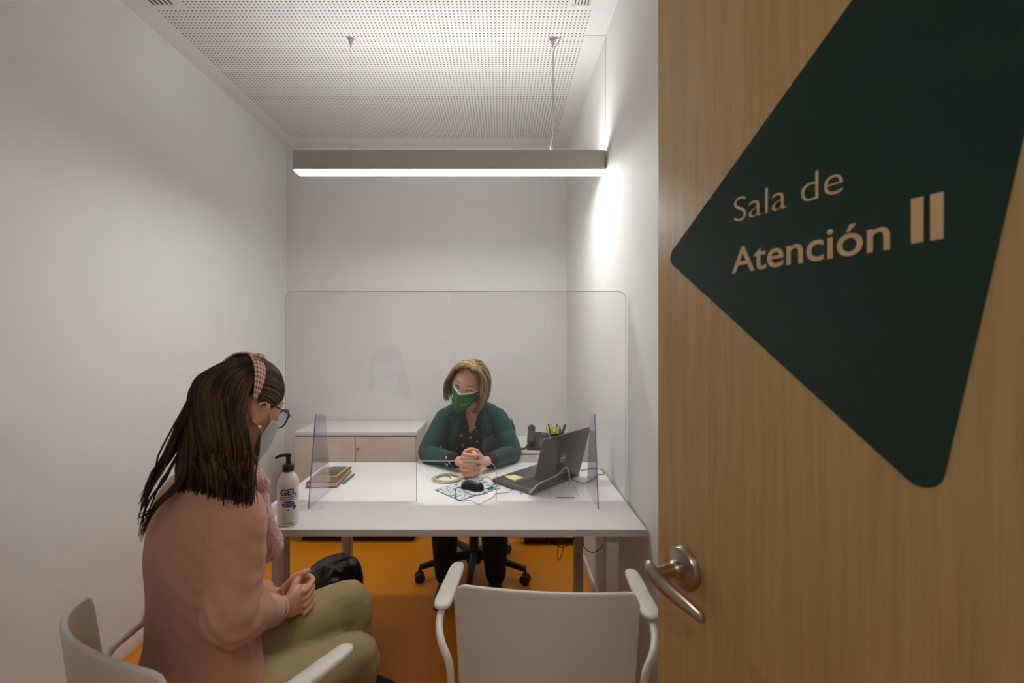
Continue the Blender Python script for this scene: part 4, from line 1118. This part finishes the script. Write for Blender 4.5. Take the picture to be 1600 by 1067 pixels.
    tr = mb.build('trousers', m_khaki, t, world=True); blend(tr, .0055, 4, .5)
    def creases(co):
        p = co + H; dk = min((p - knR).length, (p - knL).length, (p - hipR).length)
        return math.sin(p.z * 95 + p.x * 60 + 3 * noise.noise(p * 9)) * .0022 * math.exp(-(dk / .12) ** 2) + noise.noise(p * 14) * .004
    displace(tr, creases)
    sd = [P(.172, .02, .60), P(.168, .075, .585), P(.158, .10, .55), P(.155, .105, .52)]
    MB().tube(sd, .0028, 6, 4).build('pocket_seam', m_khaki, t, world=True)
    for an, ft in ((anR, ftR), (anL, ftL)):
        d = (ft - an); fd = Vector((d.x, d.y, d.z * .8)).normalized(); sx = fd.cross(up).normalized(); uz = sx.cross(fd)
        a0 = an - up * .036
        mb = MB(); mb.loft([(a0 - fd * .050, .032, .034, sx, uz), (a0 - fd * .02, .042, .048, sx, uz), (a0 + fd * .05, .045, .042, sx, uz), (a0 + fd * .11 - uz * .008, .044, .030, sx, uz), (a0 + fd * .145 - uz * .012, .034, .022, sx, uz), (a0 + fd * .155 - uz * .013, .016, .012, sx, uz)], 18, 4)
        mb.build('shoe', m_shoe, t, world=True)
    # fleece scarf hanging in front of the right shoulder
    mb = MB()
    mb.tube([P(-.05, .08, 1.070), P(.03, .09, 1.055), P(.09, .075, 1.03), P(.12, .07, .985), P(.115, .085, .93), P(.095, .105, .89), P(.075, .11, .87)], [.026, .030, .030, .032, .035, .036, .026], 18, 5, round_ends=True)
    mb.tube([P(-.05, .08, 1.070), P(-.07, .03, 1.08), P(-.03, -.030, 1.070), P(.05, -.03, 1.066), P(.095, .02, 1.065), P(.10, .08, 1.045)], [.026, .022, .014, .016, .026, .028], 16, 5, round_ends=True)
    sc = mb.build('scarf', m_fuzz, t, world=True); blend(sc, .004, 2, .5)
    displace(sc, lambda co: noise.noise((co + H) * 120) * .003)
    # mask, loops, glasses, earring
    fm = mask_surface(M, -.010, -.012, -.116, .020, 0, 72)
    ms = MB().grid(fm, 28, 16).build('face_mask', m_mask_w, t, world=True); ms.modifiers.new('s', 'SOLIDIFY').thickness = .0015
    Tn = Matrix.Translation(-H)
    for s in (-1, 1):
        ear = Vector((s * .083, -.010, .018)); 
        a = M.inverted() @ fm((s + 1) / 2, .10); b = M.inverted() @ fm((s + 1) / 2, .88)
        MB().tube([M @ a, M @ (a.lerp(ear, .5) + Vector((s * .004, 0, 0))), M @ ear, M @ (ear + Vector((0, -.016, -.012)))], .0016, 6, 4).build('ear_loop', m_elastic, ms).data.transform(Tn)
        e2 = Vector((s * .080, -.020, -.028))
        MB().tube([M @ b, M @ (b.lerp(e2, .5) + Vector((s * .004, 0, 0))), M @ e2], .0016, 6, 4).build('ear_loop', m_elastic, ms).data.transform(Tn)
        e3 = MB().ball(M @ Vector((s * .084, .000, -.038)), .0042, sub=2).build('pearl_earring', m_pearl, t, world=True)
    g = thing('spectacles', '', ''); del g['label']; del g['category']; g.parent = t; g.location = (0, 0, 0)
    for s in (-1, 1):
        c = Vector((s * .034, .100, .004)); ring = [M @ (c + Vector((.027 * math.cos(a), -.012 * ((1 + s * math.cos(a)) / 2) ** 2, .024 * math.sin(a)))) for a in [k * PI / 12 for k in range(24)]]
        rm = MB().tube(ring, .0020, 8, 1, closed=True).build('rim', m_black, g); rm.data.transform(Tn)
        MB().tube([M @ Vector((s * .061, .090, .008)), M @ Vector((s * .078, .07, .014)), M @ Vector((s * .082, .0, .018)), M @ Vector((s * .082, -.02, .010))], .0018, 6, 4).build('temple', m_black, g).data.transform(Tn)
        mb = MB(); mb.bm.faces.new([mb.bm.verts.new(p) for p in ring]); mb.build('lens', m_lens, rm, smooth=False).data.transform(Tn)
    MB().tube([M @ Vector((-.008, .102, .008)), M @ Vector((0, .106, .011)), M @ Vector((.008, .102, .008))], .0018, 6, 3).build('bridge', m_black, g).data.transform(Tn)
    face_details(M, t, m_dark)
    # hair
    hb_ = MB(); hb_.lay = hb_.bm.verts.layers.float.new('lock'); rnd = random.Random(11)
    gg = bmesh.ops.create_icosphere(hb_.bm, subdivisions=4, radius=1)
    for v in gg['verts']:
        d = v.co.normalized(); azd = abs(math.degrees(math.atan2(d.x, d.y)))
        low = (azd < 52 and d.z < .62) or (azd < 68 and d.z < .34) or (azd < 84 and d.z < .16) or (azd < 112 and d.z < .20) or d.z < -.62
        v.co = M @ head_point(d, .007 if not low else -.012); v[hb_.lay] = .45
    # strands in front of the band are combed back over it
    for i in range(900):
        hb_.val = rnd.random(); a0 = R(rnd.uniform(-88, 88)); e0 = R(rnd.uniform(40, 47) - max(0, abs(math.degrees(a0)) - 25) * .62)
        d0 = sph(a0, e0); d1 = Vector((d0.x * 1.05, -.38, max(.20, .95 - .72 * abs(d0.x)))).normalized(); lift = rnd.uniform(.004, .009)
        pts = [M @ head_point(d0.lerp(d1, q).normalized(), .003 + lift * math.sin(PI * min(1, q * 1.2) * .6)) for q in (0, .2, .45, .7, 1)]
        hb_.tube(pts, [.0006, .0015, .0019, .0019, .0014], 5, 3, flat=.5, up=tuple(M3 @ d0))
    ends = []
    def longlock(q, s, depth):
        """q 0..1: from her right temple round the back to the left"""
        a0 = R(119 + 143 * q); e_top = R(60)
        d0 = sph(R(88 + 184 * q), R(66 - 14 * rnd.random())); 
        d0 = Vector((d0.x, d0.y * .9 + .10, d0.z)).normalized()
        p = []
        p.append(M @ head_point(d0, .012))
        d1 = sph(a0, R(30)); p.append(M @ head_point(d1, .006 + depth * .010))
        d2 = sph(a0, R(0)); p.append(M @ head_point(d2, .007 + depth * .014))
        return p
    for i in range(2300):
        q = rnd.random(); dp = rnd.random(); hb_.val = rnd.random()
        p = longlock(q, 1, dp)
        # where the lock ends, seen from behind: q=0 lies in front over the right shoulder, q=1 falls on the left of the back
        stray = rnd.random() < .06
        ea = .175 - .165 * q + rnd.uniform(-.018, .018)
        eb = .070 - .075 * q - .02 * dp + rnd.uniform(-.012, .012)
        ez = 1.045 + .04 * rnd.random() - .01 * q
        if q < .35: ez -= .045 * (1 - q / .35) * rnd.random() 
        E_ = P(ea, eb - .035, ez)
        if q > .45:
            w_ = (q - .45) / .55
            E_ = E_.lerp(P(.035 - .015 * w_, -.058, 1.055 + .02 * rnd.random()), w_)
        if stray and q > .4 and rnd.random() < .15: E_ = P(.02 - .03 * rnd.random(), -.122, .98 + .06 * rnd.random())
        mid = p[-1].lerp(E_, .5) + (r * (.020 * (1 - q) - .002) - f * (.004 + .004 * q)) * (.6 + .8 * dp)
        m2 = p[-1].lerp(E_, .8) + (r * .018 * (1 - q) - f * (.004 + .006 * q))
        amp = .011
        ph = rnd.uniform(0, 6)
        p += [mid + r * amp * math.sin(ph) , mid.lerp(m2, .5) + (r + f * .5) * amp * .7 * math.sin(ph + 1.6), m2 + r * amp * math.sin(ph + 3), E_ + r * rnd.uniform(-.010, .010) + up * rnd.uniform(-.035, .035)]
        rr = rnd.uniform(.0016, .0040); rad = [rr * .7, rr, rr * 1.1, rr * 1.1, rr * 1.0, rr * .7, rr * .15]
        hb_.tube(p, rad, 5, 4, flat=.6, up=tuple(r + up * .2))
    for i in range(16):   # thin loose ends on the back
        hb_.val = rnd.random()
        q = rnd.uniform(.55, .9); p = longlock(q, 1, 1)
        E_ = P(.01 - .03 * rnd.random(), -.118, .955 + .06 * rnd.random())
        p += [P(.05 + .02 * rnd.random(), -.055, 1.10) + r * rnd.uniform(-.02, .01), P(.025, -.096, 1.03) + r * rnd.uniform(-.02, .01), E_]
        hb_.tube(p, [.002, .0028, .0028, .0028, .0018, .0005], 5, 4, up=tuple(r))
    hb_.build('hair', m_brown, t, world=True)
    # gingham band over the crown from ear to ear with a knot on top
    def band(u, v):
        a = R(-84 + 168 * u); wdt = .019 * (1 - .80 * abs(2 * u - 1) ** 3 - .40 * math.exp(-((u - .5) / .07) ** 2))
        d = Vector((math.sin(a), -.36 - .05 * abs(2 * u - 1), math.cos(a)))
        pt = head_point(d.normalized(), .0175 + .004 * math.sin(PI * v)); ax_ = Vector((0, 1, 0))
        return M @ (pt + ax_ * wdt * (2 * v - 1))
    bd = MB().grid(band, 60, 6, uvs=(26, 4)).build('headband', m_ging, t, world=True); bd.modifiers.new('s', 'SOLIDIFY').thickness = .004
    kc = M @ head_point(Vector((0.42, -.36, 1)).normalized(), .021)
    kn_ = MB(); kn_.grid(lambda u, v: kc + M3 @ (Vector((math.cos(2 * PI * u) * .013 * math.sin(PI * v) , math.cos(PI * v) * .018, math.sin(2 * PI * u) * .010 * math.sin(PI * v)))), 20, 12, uvs=(6, 5))
    kn_.build('headband_knot', m_ging, bd).data.transform(Tn)
near_person()
